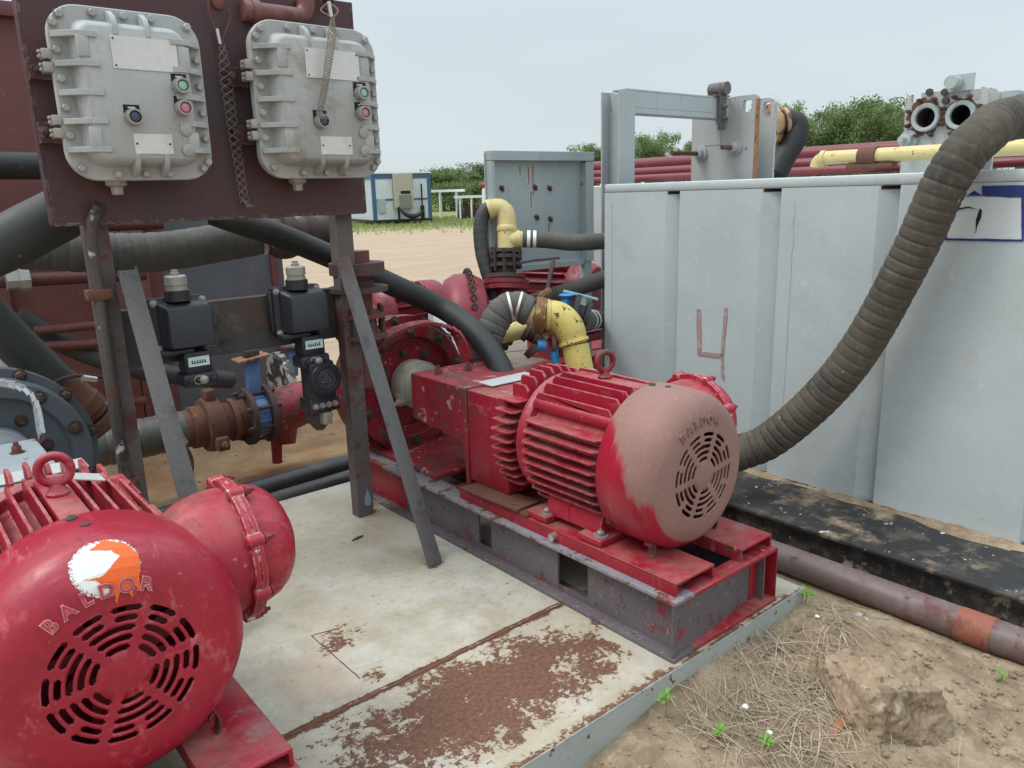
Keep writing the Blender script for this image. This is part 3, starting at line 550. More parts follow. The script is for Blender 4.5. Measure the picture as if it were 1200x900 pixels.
mb = MB(); rows = []
for i in range(141):
    y = .86 + 2.6 * i / 140; wd = .02 + .11 * max(0, mnoise.noise(V((y * 2.3, 1, 0))) + .28) + .03 * max(0, mnoise.noise(V((y * 9, 4, 0)))); hh_ = .004 + wd * .12
    rows.append([mb.bm.verts.new((X0 - .001 - wd * f, y, .1595 + hh_ * (1 - f) ** 1.4 * (1 + .6 * mnoise.noise(V((y * 30, f * 4, 0)))))) for f in (0, .2, .4, .6, .8, 1.0)])
for a_, b_ in zip(rows, rows[1:]):
    for j in range(5): mb.bm.faces.new((a_[j], b_[j], b_[j + 1], a_[j + 1]))
mb.build('blown_sand', M['soil'], kind='stuff', ang=180)
def wallstrip(pts, wdt, m, nm, x=X0 - .003):
    mb = MB(); q = [PX(px, py, x) for px, py in pts]; mb.prism(q, V((.0035, 0, 0))); return mb.build(nm, m, tk, smooth=False)
def c7(x, y): return (900 + x / 3.75, 60 + y / 3.75)
random.seed(6)
def ragged(pts, amp=.7, n=7):
    out = []
    for (a, b) in zip(pts, pts[1:] + pts[:1]):
        for k in range(n): out.append((a[0] + (b[0] - a[0]) * k / n + random.uniform(-amp, amp), a[1] + (b[1] - a[1]) * k / n + random.uniform(-amp, amp)))
    return out
wallstrip(ragged([c7(784, 700), c7(838, 640), c7(1000, 640), c7(1115, 646), c7(1115, 828), c7(779, 824)], .6), 0, paint('peeled_white_patch', (.56, .60, .61), [((.46, .48, .48), .25, 8, .1)], .05, 0, None, None, .5, .3), 'peeled_patch', X0 - .002)
for pl in ([c7(940, 592), c7(1180, 588), c7(1180, 640), c7(1060, 642), c7(943, 636)], [c7(1113, 640), c7(1180, 640), c7(1180, 700), c7(1128, 672), c7(1122, 834), c7(1114, 834)], [c7(776, 822), c7(776, 830), c7(980, 836), c7(1122, 836), c7(1122, 828), c7(960, 824)], [c7(784, 752), c7(790, 752), c7(784, 826), c7(777, 826)], [c7(870, 640), c7(905, 614), c7(945, 634), c7(890, 634)]):
    wallstrip(ragged(pl, .3, 5), 0, M['bluepaint'], 'blue_paint', X0 - .0045)
for pl in ([c7(815, 694), c7(880, 682), c7(916, 694), c7(880, 688), c7(820, 700)], [c7(930, 690), c7(940, 700), c7(936, 730), c7(918, 770), c7(912, 800), c7(914, 740)]):
    wallstrip(ragged(pl, .15, 3), 0, M['black'], 'paint_crack', X0 - .005)
def c4(x, y): return (700 + x / 2.368, 180 + y / 2.368)
for pl in ([c4(275, 430), c4(287, 432), c4(288, 556), c4(277, 558)], [c4(280, 548), c4(348, 556), c4(348, 568), c4(280, 560)], [c4(352, 428), c4(362, 430), c4(349, 565), c4(351, 630), c4(344, 622), c4(342, 560)]):
    wallstrip(ragged(pl, .4, 8), 0, M['redmark'], 'red_marking', X0 - .0042)
# big suction hose over the tank edge
mb = MB(); hz = [(4.9, .35, 1.62), (4.5, .50, 1.84), (4.05, .70, 1.93), PX(1196, 137, 3.62), PX(1152, 158, 3.38), PX(1113, 205, 3.29), PX(1068, 300, 3.28), PX(1012, 402, 3.26), PX(962, 465, 3.22), PX(905, 514, 3.16), PX(868, 530, 3.08), PX(830, 541, 2.95), PX(800, 546, 2.80)]
hose(mb, hz, .086, .046, .048, 30); tag(mb.build('suction_hose', M['hose_big'], ang=60), 'thick dusty brown ribbed hose curving down over the grey tank wall', 'hose')
# ------------------------------------------------------------------ electric motors
COVER = [(0.0, .268), (.004, .272), (.10, .271), (.145, .268), (.168, .262), (.187, .251), (.203, .236), (.214, .219), (.221, .200), (.2255, .175), (.228, .1475)]
_rings = []
_r = .147
for k in range(5):                    # five rings of slots, from the outside in
    _rings += [(_r, 'edge'), (_r - .0032, 's'), (_r - .0095, 's'), (_r - .0127, 's')]
    _r -= .0203
def cover_s(r):                        # how far forward the cover is at radius r on its face
    for (s0, r0), (s1, r1) in zip(COVER[1:], COVER[2:]):
        if r0 >= r >= r1: return s0 + (s1 - s0) * (r0 - r) / max(r0 - r1, 1e-6)
    return .228 + .004 * (1 - r / .1475)
AXZ = .264
def cover_mesh(parent, m):
    mb = MB(); bm = mb.bm; N = 240
    prof = [(s, r, None, 0) for s, r in COVER]
    r = .1450
    for k in range(5):
        for j, dr in enumerate((0, .0034, .0092, .0126)):
            prof.append((cover_s(r - dr), r - dr, k, j))
        r -= .0200
    prof.append((cover_s(.03), .034, None, 0)); prof.append((.2325, .030, None, 0)); prof.append((.233, .012, None, 0))
    rings = []
    for (s, rr, k, j) in prof: rings.append([bm.verts.new((rr * cos(2 * pi * i / N), -s, AXZ + rr * sin(2 * pi * i / N))) for i in range(N)])
    for a in range(len(prof) - 1):
        k, j = prof[a][2], prof[a][3]; k2 = prof[a + 1][2]
        for i in range(N):
            if k is not None and k == k2 and j < 3:
                rm = prof[a][1]; nsl = 12 if k < 2 else 6; th = (i + .5) / N * 360 - 6 + (0 if k < 2 else 0); per = 360 / nsl
                d = th % per; gap = degrees_(.0085 / rm) + (degrees_(.0032 / rm) if j != 1 else 0)
                if gap < d < per - gap: continue
            q = (i + 1) % N; bm.faces.new((rings[a][i], rings[a][q], rings[a + 1][q], rings[a + 1][i]))
    bm.faces.new(rings[-1])
    return mb.build('fan_cover', m, parent, solid=.007, shift=LOCAL, ang=50)
def degrees_(x): return x * 180 / pi
def unrolled(x, z):                    # point of the cover from an unrolled plane (arc length from the axis)
    rho = sqrt(x * x + z * z); th = atan2(z, x); pts = [(0.233, 0.0)] + [(s, r) for s, r in reversed(COVER)]; acc = 0
    for (s0, r0), (s1, r1) in zip(pts, pts[1:]):
        L = sqrt((s1 - s0) ** 2 + (r1 - r0) ** 2)
        if acc + L >= rho or (s1, r1) == pts[-1]:
            q = (rho - acc) / L; s, r = s0 + (s1 - s0) * q, r0 + (r1 - r0) * q; tx, ty = (s1 - s0) / L, (r1 - r0) / L; nn = V((ty and -tx or 0, 0, 0))
            ns, nr = abs(ty), abs(tx); break
        acc += L
    return V((r * cos(th), -s, AXZ + r * sin(th))), V((nr * cos(th), -ns, nr * sin(th)))
def inside(p, poly):
    c = False; j = len(poly) - 1
    for i in range(len(poly)):
        if (poly[i][1] > p[1]) != (poly[j][1] > p[1]) and p[0] < (poly[j][0] - poly[i][0]) * (p[1] - poly[i][1]) / (poly[j][1] - poly[i][1]) + poly[i][0]: c = not c
        j = i
    return c
def patch(polys, off, name, m, parent, step=.0016, fuzz=0.0):
    mb = MB(); vs = {}; pts = [p for po in polys for p in po]; x0, x1 = min(p[0] for p in pts), max(p[0] for p in pts); z0, z1 = min(p[1] for p in pts), max(p[1] for p in pts)
    nx, nz = int((x1 - x0) / step) + 1, int((z1 - z0) / step) + 1
    def v(i, j):
        if (i, j) not in vs:
            p, n_ = unrolled(x0 + i * step, z0 + j * step); vs[(i, j)] = mb.bm.verts.new(p + n_ * off)
        return vs[(i, j)]
    for i in range(nx):
        for j in range(nz):
            c = (x0 + (i + .5) * step, z0 + (j + .5) * step); jx = mnoise.noise(V((c[0] * 160, c[1] * 160, 0))) * .002; jz = mnoise.noise(V((c[0] * 160, c[1] * 160, 5))) * .002
            if any(inside((c[0] + jx, c[1] + jz), po) for po in polys):
                if fuzz and random.random() < fuzz * max(0, 1 - min(sqrt((c[0] - q[0]) ** 2 + (c[1] - q[1]) ** 2) for po in polys for q in po) / .010): continue
                mb.bm.faces.new((v(i, j), v(i + 1, j), v(i + 1, j + 1), v(i, j + 1)))
    return mb.build(name, m, parent, shift=LOCAL)
def text_mesh(mb, ch, size, place, depth):
    cu = bpy.data.curves.new('t', 'FONT'); cu.body = ch; cu.size = size; cu.align_x = 'CENTER'; cu.extrude = depth; cu.resolution_u = 3; cu.bevel_depth = .0005; cu.offset = .0014
    ob = bpy.data.objects.new('t', cu); S.collection.objects.link(ob); dg = bpy.context.evaluated_depsgraph_get(); dg.update()
    me = bpy.data.meshes.new_from_object(ob.evaluated_get(dg)); S.collection.objects.unlink(ob); bpy.data.objects.remove(ob); bpy.data.curves.remove(cu)
    n0 = len(mb.bm.verts); mb.bm.from_mesh(me); mb.bm.verts.ensure_lookup_table()
    for v in mb.bm.verts[n0:]: v.co = place(v.co)
    bpy.data.meshes.remove(me)
def fin_side(mb, sx, z, y0, y1, R, core, th=.0075, ch=.035):
    xo = sqrt(max(R * R - z * z, .01)); xi = core
    pts = [(xi, y0), (xo - ch, y0), (xo, y0 + ch * .9), (xo, y1 - ch * .5), (xo - ch * .6, y1), (xi, y1)]
    mb.prism([(sx * x, y, AXZ + z - th / 2) for x, y in pts], (0, 0, th))
def fin_top(mb, x, y0, y1, R, core, th=.0075, ch=.04):
    zo = sqrt(max(R * R - x * x, .01)); pts = [(y0, core), (y0, zo - ch), (y0 + ch * .9, zo), (y1 - ch * .4, zo), (y1, zo - ch * .5), (y1, core)]
    mb.prism([(x - th / 2, y, AXZ + z) for y, z in pts], (th, 0, 0))
M['letter_a'] = paint('raised_red_letters', (.40, .045, .065), [((.25, .012, .03), .4, 60, .1)], .12, .3, (.5, .25, .24), ((.62, .34, .34), .8, .004), .4, .2)
M['letter_b'] = paint('raised_dusty_letters', (.165, .088, .075), [((.26, .15, .12), .4, 60, .1)], .12, .3, (.33, .2, .17), ((.34, .2, .17), .5, .004), .75, .2)
def motor(label, loc, m, cover_m, dirty):
    r = thing('electric_motor', label, 'motor', loc, 'red finned electric motors')
    cv = cover_mesh(r, cover_m)
    mb = MB()
    for k, ch in enumerate('BALDOR'):
        th = radians(126 - k * 11.2); R_ = .1735
        def place(co, th=th, R_=R_):
            rx, rz = cos(th), sin(th); ux, uz = sin(th), -cos(th)          # outwards, and reading direction
            X = rx * (R_ + co.y) + ux * co.x; Z = rz * (R_ + co.y) + uz * co.x; rr = sqrt(X * X + Z * Z)
            return V((X, -cover_s(rr) + .0005 - co.z * 1.0, AXZ + Z))
        text_mesh(mb, ch, .037, place, .0050)
    mb.build('raised_lettering', M['letter_b'] if dirty else M['letter_a'], cv, shift=LOCAL)
    mb = MB(); mb.lathe((0, -.1, AXZ), (0, 1, 0), [(0, .03), (0, .235), (.012, .235), (.012, .03)], 40, False)
    for k in range(9):
        a = 2 * pi * k / 9; mb.bar((.04 * cos(a), -.135, AXZ + .04 * sin(a)), (.2 * cos(a + .3), -.135, AXZ + .2 * sin(a + .3)), .05, .006, (.5 * cos(a), 1, .5 * sin(a)))
    mb.lathe((0, -.19, AXZ), (0, 1, 0), [(0, .0), (0, .042), (.09, .05)], 24); mb.build('cooling_fan', M['red_far'], r, shift=LOCAL)
    # finned frame
    mb = MB(); mb.lathe((0, -.02, AXZ), (0, 1, 0), [(0, .20), (0, .206), (.44, .206), (.44, .2)], 48)
    for z in [-.188 + .037 * i for i in range(9)]:
        for sx in (-1, 1): fin_side(mb, sx, z, .006, .395, .262, .17)
    for x in (-.168, -.126, -.084, -.042 - .004, .046, .084, .126, .168):
        fin_top(mb, x, .0, .395, .264, .17)
    for a in (45, 135):
        mb.tube([(.222 * cos(radians(a)), .0, AXZ + .222 * sin(radians(a))), (.222 * cos(radians(a)), .40, AXZ + .222 * sin(radians(a)))], .026, 12)
    mb.lathe((0, .392, AXZ), (0, 1, 0), [(0, .2), (.004, .232), (.016, .24), (.04, .24), (.05, .232), (.052, .2)], 48)
    mb.box((-.03, .03, AXZ + .19), (.034, .36, AXZ + .255), bev=.006)
    mb.build('finned_frame', m, r, shift=LOCAL, bev=.0015)
    # drive end bell with its own stubby fins
    mb = MB(); mb.lathe((0, .43, AXZ), (0, 1, 0), [(0, .195), (.07, .19), (.12, .15), (.13, .06)], 40)
    for z in [-.17 + .036 * i for i in range(10)]:
        for sx in (-1, 1): fin_side(mb, sx, z, .455, .565, .262, .10, .008, .014)
    for x in [-.15 + .043 * i for i in range(8)]: fin_top(mb, x, .455, .545, .258, .12, .011, .02)
    mb.build('end_bell', m, r, shift=LOCAL, bev=.0018)
    for (sx, yy) in ((-1, .065), (1, .065), (-1, .335), (1, .335)):
        mb = MB(); mb.box((sx * .16 - .075, yy - .055, .001), (sx * .16 + .075, yy + .055, .026), bev=.004)
        mb.prism([(sx * .09, yy - .03, .026), (sx * .20, yy - .03, .026), (sx * .205, yy - .03, .07), (sx * .17, yy - .03, .15), (sx * .09, yy - .03, .12)], (0, .16 if yy < .2 else -.12, 0))
        f = mb.build('foot', m, r, shift=LOCAL, bev=.002); mb = MB(); mb.lathe((sx * .20, yy - .025, .026), (0, 0, 1), [(0, .027), (.005, .027)], 20); mb.bolt((sx * .20, yy - .025, .031), (0, 0, 1), .014, .011, False); mb.build('foot_bolt', M['zinc'], f, shift=LOCAL)
    mb = MB(); mb.lathe((0, .21, AXZ + .25), (0, 0, 1), [(0, .026), (.012, .026), (.020, .018), (.034, .013)], 20); mb.torus((0, .21, AXZ + .25 + .066), (.25, 1, 0), .0335, .0105, 30, 12); mb.build('eyebolt', M['red_old'] if dirty else m, r, shift=LOCAL)
    mb = MB(); mb.box((.045, .27, AXZ + .2515), (.115, .335, AXZ + .2540), Matrix.Rotation(radians(17), 3, 'Y')); mb.build('nameplate', M['plate'], r, shift=LOCAL)
    mb = MB(); mb.lathe((-.015, -.02, AXZ + .270), (0, 0, 1), [(0, .012), (.004, .012), (.008, .008)], 12); mb.build('cover_screw', M['rust_dark'], r, shift=LOCAL); mb = MB(); mb.lathe((.0, -.075, AXZ + .2695), (0, 0, 1), [(0, .010), (.004, .010), (.005, .006)], 14); mb.build('cover_screw', M['rust_dark'], r, shift=LOCAL); mb = MB(); mb.lathe((-.21, -.01, AXZ - .168), (-1, 0, -.8), [(0, .012), (.008, .012)], 8); mb.build('cover_screw', M['rust_dark'], r, shift=LOCAL)
    # round terminal box on the right-hand side
    cx, cy, cz = .325, .075, AXZ + .055; D = (1, 0, 0)
    mb = MB(); mb.lathe((cx - .145, cy, cz), D, [(0, .10), (.01, .125), (.05, .148), (.10, .158), (.145, .160)], 40); cb_ = mb.build('terminal_box', m, r, shift=LOCAL)
    mb = MB(); mb.lathe((cx, cy, cz), D, [(0, .15), (0, .178), (.013, .18), (.014, .176), (.015, .18), (.030, .178), (.030, .15)], 48, False)
    for k in range(8):
        a = radians(20 + 45 * k); mb.lathe((cx - .006, cy + .174 * cos(a), cz + .174 * sin(a)), D, [(0, .011), (.004, .0155), (.038, .0155), (.042, .011)], 14)
    mb.build('flange', M['red_flange'], cb_, shift=LOCAL, bev=.001)
    mb = MB(); mb.lathe((cx + .030, cy, cz), D, [(0, .156), (.03, .154), (.06, .144), (.085, .126), (.105, .10), (.12, .066), (.128, .03), (.130, 0)], 48)
    mb.lathe((cx + .11, cy - .09, cz + .03), (1, -.6, .2), [(0, .012), (.012, .010), (.016, .005)], 12); mb.build('domed_lid', M['red_hub'], cb_, shift=LOCAL)
    for k in range(8):
        a = radians(20 + 45 * k); mb = MB(); mb.bolt((cx + .037, cy + .174 * cos(a), cz + .174 * sin(a)), D, .0105, .014); mb.build('bolt', M['red_old'], cb_, shift=LOCAL)
    return r, cv
LA, LB = V((.265, 1.78, .45)), V((1.985, 1.66, .45))
ma, cva = motor('big crimson finned motor at lower left with a white and orange splash on its cover', LA, M['red'], M['red_hub'], False)
mb_, cvb = motor('crimson finned motor with brown dusty fan cover, right of the platform middle', LB, M['red'], M['cover_b'], True)
random.seed(21)
circ = lambda cx, cz, rx, rz, n=30: [(cx + rx * cos(2 * pi * i / n) * (1 + random.uniform(-.03, .03)), cz + rz * sin(2 * pi * i / n) * (1 + random.uniform(-.03, .03))) for i in range(n)]
patch([[(x + .040, z + .004) for x, z in circ(-.040, .228, .064, .060)]], .0008, 'white_spray', M['whitepaint'], cva, step=.0011, fuzz=.8)
patch([[(x + .040, z + .004) for x, z in [(-.060, .268), (-.028, .284), (.006, .264), (.024, .230), (.019, .200), (.012, .182), (.0155, .160), (.006, .163), (.002, .178), (-.006, .150), (-.012, .176), (-.018, .162), (-.022, .18), (-.034, .150), (-.036, .182), (-.052, .186), (-.060, .205), (-.082, .212), (-.048, .210), (-.010, .238), (-.022, .255)]]], .0018, 'orange_splash', M['orangepaint'], cva, step=.0011)

# ------------------------------------------------------------------ base frames
def base(label, dx, dy, mats):
    fl, web, rail, endm = mats; x0, x1, y0, y1 = 1.71 + dx, 2.275 + dx, 1.322 + dy, 3.32 + dy
    r = thing('pump_base', label, 'base frame', ((x0 + x1) / 2, y0, .2), 'steel pump bases')
    mb = MB()
    for (a, b, fm) in ((x0, x0 + .10, fl), (x1 - .10, x1, endm)):
        mb = MB(); mb.box((a, y0, .391), (b, y1, .403), bev=.002); mb.build('top_flange', fm, r)
    for yy in (y0, y0 + .62, y0 + 1.06, y1 - .06): mb = MB(); mb.box((x0 + .1005, yy, .3905), (x1 - .1005, yy + .06, .4025), bev=.002); mb.build('cross_flange', endm, r)
    mb = MB()
    for (a, b, fm) in ((x0 - .004, x0 + .10, web), (x1 - .10, x1 + .004, endm)): mb = MB(); mb.box((a, y0 - .004, .2), (b, y1, .213), bev=.002); mb.build('bottom_flange', fm, r)
    mb = MB(); mb.box((x0 + .1005, y0 - .004, .2002), (x1 - .1005, y0 + .1, .2132), bev=.002); mb.build('end_flange', endm, r)
    sg = [(y0 + .02, y0 + .41), (y0 + .56, y0 + .95), (y0 + 1.03, y1)]
    for xx in (x0 + .042, x1 - .050):
        mb = MB()
        for (a, b) in sg: mb.box((xx, a, .2135), (xx + .008, b, .3905))
        for (a, b) in ((y0 + .41, y0 + .56), (y0 + .95, y0 + 1.03)): mb.box((xx, a + .0005, .365), (xx + .008, b - .0005, .3903)); mb.box((xx, a + .0005, .2137), (xx + .008, b - .0005, .232))
        mb.build('side_web', web, r)
    mb = MB(); mb.prism([(x0 + .001, y0 + .004, .2135), (x0 + .001, y0 + .013, .2135), (x1 - .003, y0 + .070, .2135), (x1 - .003, y0 + .061, .2135)], (0, 0, .1768)); mb.build('end_web', web, r)
    mb = MB(); mb.box((x1 - .0025, y0 + .002, .2137), (x1 + .003, y0 + .19, .3905)); mb.prism([(x1 - .09, y0 + .0505, .2137), (x1 - .0035, y0 + .0585, .2137), (x1 - .0035, y0 + .0535, .2137), (x1 - .075, y0 + .048, .2137)], (0, 0, .1765)); mb.build('stiffener', endm, r); mb = MB(); mb.box((x0 + .040, y1 - .42, .214), (x0 + .0415, y1 - .001, .3902)); mb.build('red_web_face', endm, r)
    for (a, b) in ((1.742 + dx, 1.938 + dx), (2.085 + dx, 2.268 + dx)):
        mb = MB(); ya, yb = y0 + .022, y0 + 1.14
        mb.box((a, ya, .4395), (b, yb, .449), bev=.0015); mb.box((a, ya + .001, .4035), (a + .010, yb, .439)); mb.box((b - .010, ya + .001, .4035), (b, yb, .439)); mb.box((a + .0105, ya + .3, .404), (b - .0105, ya + .31, .439))
        rl = mb.build('rail', rail, r, bev=.001)
        c = (a + b) / 2; mb = MB(); q = [(c - .02 + .012 * sin(t) , ya + .17 + .0 * t, .449 + .032 * (1 - cos(t)) * .9) for t in [i * .52 for i in range(9)]]
        for u, v in zip(q, q[1:]): mb.bar(u, v, .030, .005, (1, 0, .3))
        mb.build('bent_tab', M['rust_red'], rl)
    return r
base('red and lilac worn steel base frame under the dusty-covered motor', 0, 0, (M['flange_top'], M['grey_red'], M['red_base'], M['red_base']))
base('red steel base frame under the paint-splashed left motor', -1.72, .11, (M['red_base'], M['grey_red'], M['red_base'], M['red_base']))
g = PX(597, 688 + 16, 1.742); mb = MB(); mb.lathe((1.742, 1.885, .428), (-1, 0, 0), [(0, .014), (.022, .014), (.024, .008)], 14); mb.build('bolt', M['bright'], [o for o in S.collection.objects if o.name == 'pump_base'][0])
mb = MB(); mb.box((1.745, 2.03, .4495), (1.86, 2.39, .462), Matrix.Rotation(radians(-2), 3, 'Z'), bev=.001); mb.box((1.72, 2.08, .4625), (1.84, 2.41, .472), Matrix.Rotation(radians(3), 3, 'Z'), bev=.001); 
for y in (2.13, 2.36): mb.lathe((1.755, y, .472), (0, 0, 1), [(0, .011), (.002, .011)], 12)
tag(mb.build('shim_plate', M['rust']), 'two brown rusty shim plates lying on the base below the red guard box', 'shim plate')

# ------------------------------------------------------------------ centrifugal pumps
def pump(label, dx, dy, mt, grp, hw=.19):
    red, flake, disc, dark, seal, strap_m, plate_m = mt; ax = 1.985 + dx; Y = lambda y: y + dy; zc = .714
    r = thing('centrifugal_pump', label, 'pump', (ax, Y(2.85), .4), grp)
    mb = MB(); mb.box((ax - hw, Y(2.205), .475), (ax + hw, Y(2.452), .858), bev=.004); mb.build('coupling_guard', red, r)
    mb = MB(); a = [(Y(2.458), .42), (Y(2.478), .42), (Y(2.49), .62), (Y(2.54), .64), (Y(2.72), .645), (Y(2.866), .655), (Y(2.866), .862), (Y(2.458), .862)]; mb.prism([(ax - hw - .004, y, z) for y, z in a], (2 * hw + .008, 0, 0)); fr = mb.build('bearing_frame', flake, r, bev=.005)
    mb = MB(); mb.box((ax - hw + .03, Y(2.442), .403), (ax - hw + .06, Y(2.4575), .60)); mb.box((ax + hw - .06, Y(2.442), .403), (ax + hw - .03, Y(2.4575), .60)); mb.box((ax - .19, Y(2.43), .4035), (ax + .19, Y(2.56), .416)); mb.build('bracket', flake, r)
    mb = MB(); mb.box((ax - .10, Y(2.40), .8625), (ax + .16, Y(2.50), .866)); mb.build('nameplate', plate_m, r)
    for (bx, by) in ((ax - .115, 2.76), (ax + .02, 2.72)): mb = MB(); mb.bolt((bx, Y(by), .862), (0, 0, 1), .016, .02); mb.build('bolt', M['rust_red'], fr)
    # casing cover seen from the drive side
    D = (0, 1, 0); mb = MB(); mb.lathe((ax, Y(3.210), zc), D, [(-.02, .10), (-.015, .20), (-.02, .235), (-.05, .245), (-.055, .25), (-.055, .305), (-.045, .315), (.01, .315), (.01, .29)], 56, True); dk = mb.build('casing_cover', disc, r)
    for k in range(10):
        t = radians(18 + 36 * k); mb = MB(); mb.bolt((ax + .275 * cos(t), Y(3.153), zc + .275 * sin(t)), (0, -1, 0), .02, .018); mb.build('bolt', M['rust_dark'], dk)
    for k in range(8):
        t = radians(10 + 45 * k); mb = MB(); mb.bolt((ax + .17 * cos(t), Y(3.192), zc + .17 * sin(t)), (0, -1, 0), .017, .014); mb.build('gland_bolt', M['rust_dark'], dk)
    mb = MB(); mb.lathe((ax, Y(3.190), zc + .02), (0, -1, 0), [(0, .10), (.02, .118), (.11, .118), (.115, .105), (.12, .105), (.15, .06)], 36); mb.box((ax - .12, Y(3.080), zc - .03), (ax - .06, Y(3.150), zc - .005), bev=.004); mb.build('seal_housing', seal, r)
    mb = MB(); mb.bolt((ax - .16, Y(3.020), zc - .02), (-1, -.5, 0), .016, .03); mb.build('grease_fitting', M['zinc'], r)
    mb = MB(); mb.lathe((ax, Y(3.220), zc), D, [(0, .30), (0, .345), (.035, .345), (.036, .33), (.06, .345), (.13, .335), (.18, .28), (.20, .16), (.26, .13), (.30, .13), (.30, .19), (.33, .19), (.33, .1)], 56); vo = mb.build('volute', dark, r)
    for k in range(12):
        t = radians(30 * k + 8); mb = MB(); mb.bolt((ax + .328 * cos(t), Y(3.220), zc + .328 * sin(t)), (0, -1, 0), .018, .02); mb.build('flange_bolt', M['rust_dark'], vo)
    mb = MB(); mb.box((ax - .20, Y(2.70), .4035), (ax + .20, Y(3.30), .425), bev=.004); mb.prism([(ax - .15, Y(3.180), .425), (ax + .15, Y(3.180), .425), (ax + .12, Y(3.180), .52), (ax - .12, Y(3.180), .52)], (0, .09, 0)); mb.build('pump_foot', flake, r)
    mb = MB(); pts = [(ax - .325, 3.10, .80), (ax - .30, 3.08, .90), (ax - .20, 3.06, 1.0), (ax - .05, 3.03, 1.045), (ax + .06, 3.00, 1.035), (ax + .115, 2.93, .985), (ax + .11, 2.84, .87)]
    sp, _ = spline([(p[0], Y(p[1]), p[2]) for p in pts], 26)
    for u, v in zip(sp, sp[1:]): mb.bar(u, u.lerp(v, 1.12), .014, .070, V((0, 1, .05)))
    mb.build('guard_hoop', strap_m, r)
    return r, ax
P1 = pump('red centrifugal pump with flaking bearing frame and hoop behind the dusty-covered motor', 0, 0, (M['red_base'], M['red_flake'], M['red_old'], M['red_old'], paint('bone_grey_seal', (.30, .285, .235), [((.2, .17, .13), .35, 8, .1)], .1, .2), M['red_old'], M['plate']), 'centrifugal pumps on the platform')
P2 = pump('pale grey centrifugal pump with slate flange at the left edge behind the splashed motor', -1.72, .11, (M['wallgrey_pump'], M['wallgrey_pump'], M['slate'], M['slate'], M['wallgrey_pump'], M['wallgrey_pump'], M['plate']), 'centrifugal pumps on the platform', .09)
# discharge riser of the red pump, behind the stand post
b = P1[0]; q = PY(424, 392, 3.05); xx = q.x
mb = MB(); mb.cyl((xx, 3.05, .80), (xx, 3.05, 1.40), .058, n=24); mb.lathe((xx, 3.05, 1.02), (0, 0, 1), [(0, .06), (0, .115), (.02, .115), (.022, .07), (.09, .07), (.092, .115), (.112, .115), (.112, .06)], 30); mb.build('discharge_riser', M['rust_red'], b)
mb = MB(); mb.lathe((xx, 3.05, 1.225), (0, 0, 1), [(0, .06), (0, .13), (.02, .13), (.022, .07), (.05, .07)], 30); mb.lathe((xx, 3.05, 1.30), (0, 0, 1), [(0, .06), (0, .12), (.05, .12), (.05, .06)], 30)
for k in range(8):
    t = 2 * pi * k / 8; mb.cyl((xx + .10 * cos(t), 3.05 + .10 * sin(t), 1.0), (xx + .10 * cos(t), 3.05 + .10 * sin(t), 1.16), .011, n=8)
mb.build('riser_flange', M['rust_dark'], b)
# ------------------------------------------------------------------ control panel stand
ps = thing('panel_stand', 'maroon steel panel on two peeling posts carrying the grey control enclosures', 'panel stand', (1.1, 3.0, .2))
PXL, PXR, PZB, PZT = .51, 1.668, 1.562, 2.372
mb = MB(); mb.box((PXL, 2.940, PZB), (PXR, 2.948, PZT)); mb.box((PXL - .004, 2.938, PZB), (PXL + .0045, 2.985, PZT)); mb.box((PXR - .0045, 2.938, PZB), (PXR + .004, 2.985, PZT)); mb.box((PXL + .005, 2.9385, PZB - .004), (PXR - .005, 2.99, PZB + .004)); mb.build('panel_plate', M['maroon'], ps, bev=.0015)
for (xa, nm) in ((1.592, ''), (.648, '')):
    mb = MB(); mb.box((xa - .038, 2.995, .2), (xa + .038, 3.002, 1.70)); mb.box((xa - .038, 3.0025, .2), (xa - .031, 3.06, 1.70)); mb.box((xa + .031, 3.0025, .2), (xa + .038, 3.06, 1.70)); mb.build('post', M['post'], ps, bev=.001)
def angle_bar(p0, p1, wd=.066):
    mb = MB(); d = (V(p1) - V(p0)).normalized(); mb.bar(p0, p1, wd, .007, V((0, -1, .4)).cross(d).cross(d) * -1, .001); sd = V((1, 0, 0))
    mb.bar(V(p0) + V((wd / 2 - .003, .03, 0)), V(p1) + V((wd / 2 - .003, .03, 0)), .006, .055, V((0, 1, .5))); return mb
angle_bar((1.545, 2.945, 1.385), (1.545, 2.372, .201)).build('brace', M['steel'], ps)
angle_bar((.715, 2.945, 1.40), (.720, 2.372, .201)).build('brace', M['steel'], ps)
mb = MB(); mb.box((.70, 3.075, 1.03), (1.62, 3.082, 1.245)); mb.box((.70, 3.0825, 1.237), (1.62, 3.13, 1.245)); mb.box((.70, 3.0825, 1.03), (1.62, 3.13, 1.038)); mb.build('cross_channel', paint('burnt_rusty_channel', (.052, .047, .042), [((.10, .045, .026), .40, 5, .1), ((.10, .085, .06), .36, 8, .1), ((.02, .02, .022), .3, 11, .06)], .2, .2, (.24, .17, .12), None, .7, .4), ps, bev=.001)
q = PY(431, 585, 2.993); mb = MB(); mb.prism([V((q.x + x, 2.9925, q.z + z)) for x, z in ((-.0, .055), (.012, .02), (.018, -.01), (.012, -.03), (-.004, -.034), (-.018, -.02), (-.016, .0), (-.008, .03))], (0, .002, 0)); mb.build('blue_paint', paint('pale_blue_drip', (.20, .27, .36), [], .1), ps, smooth=False)
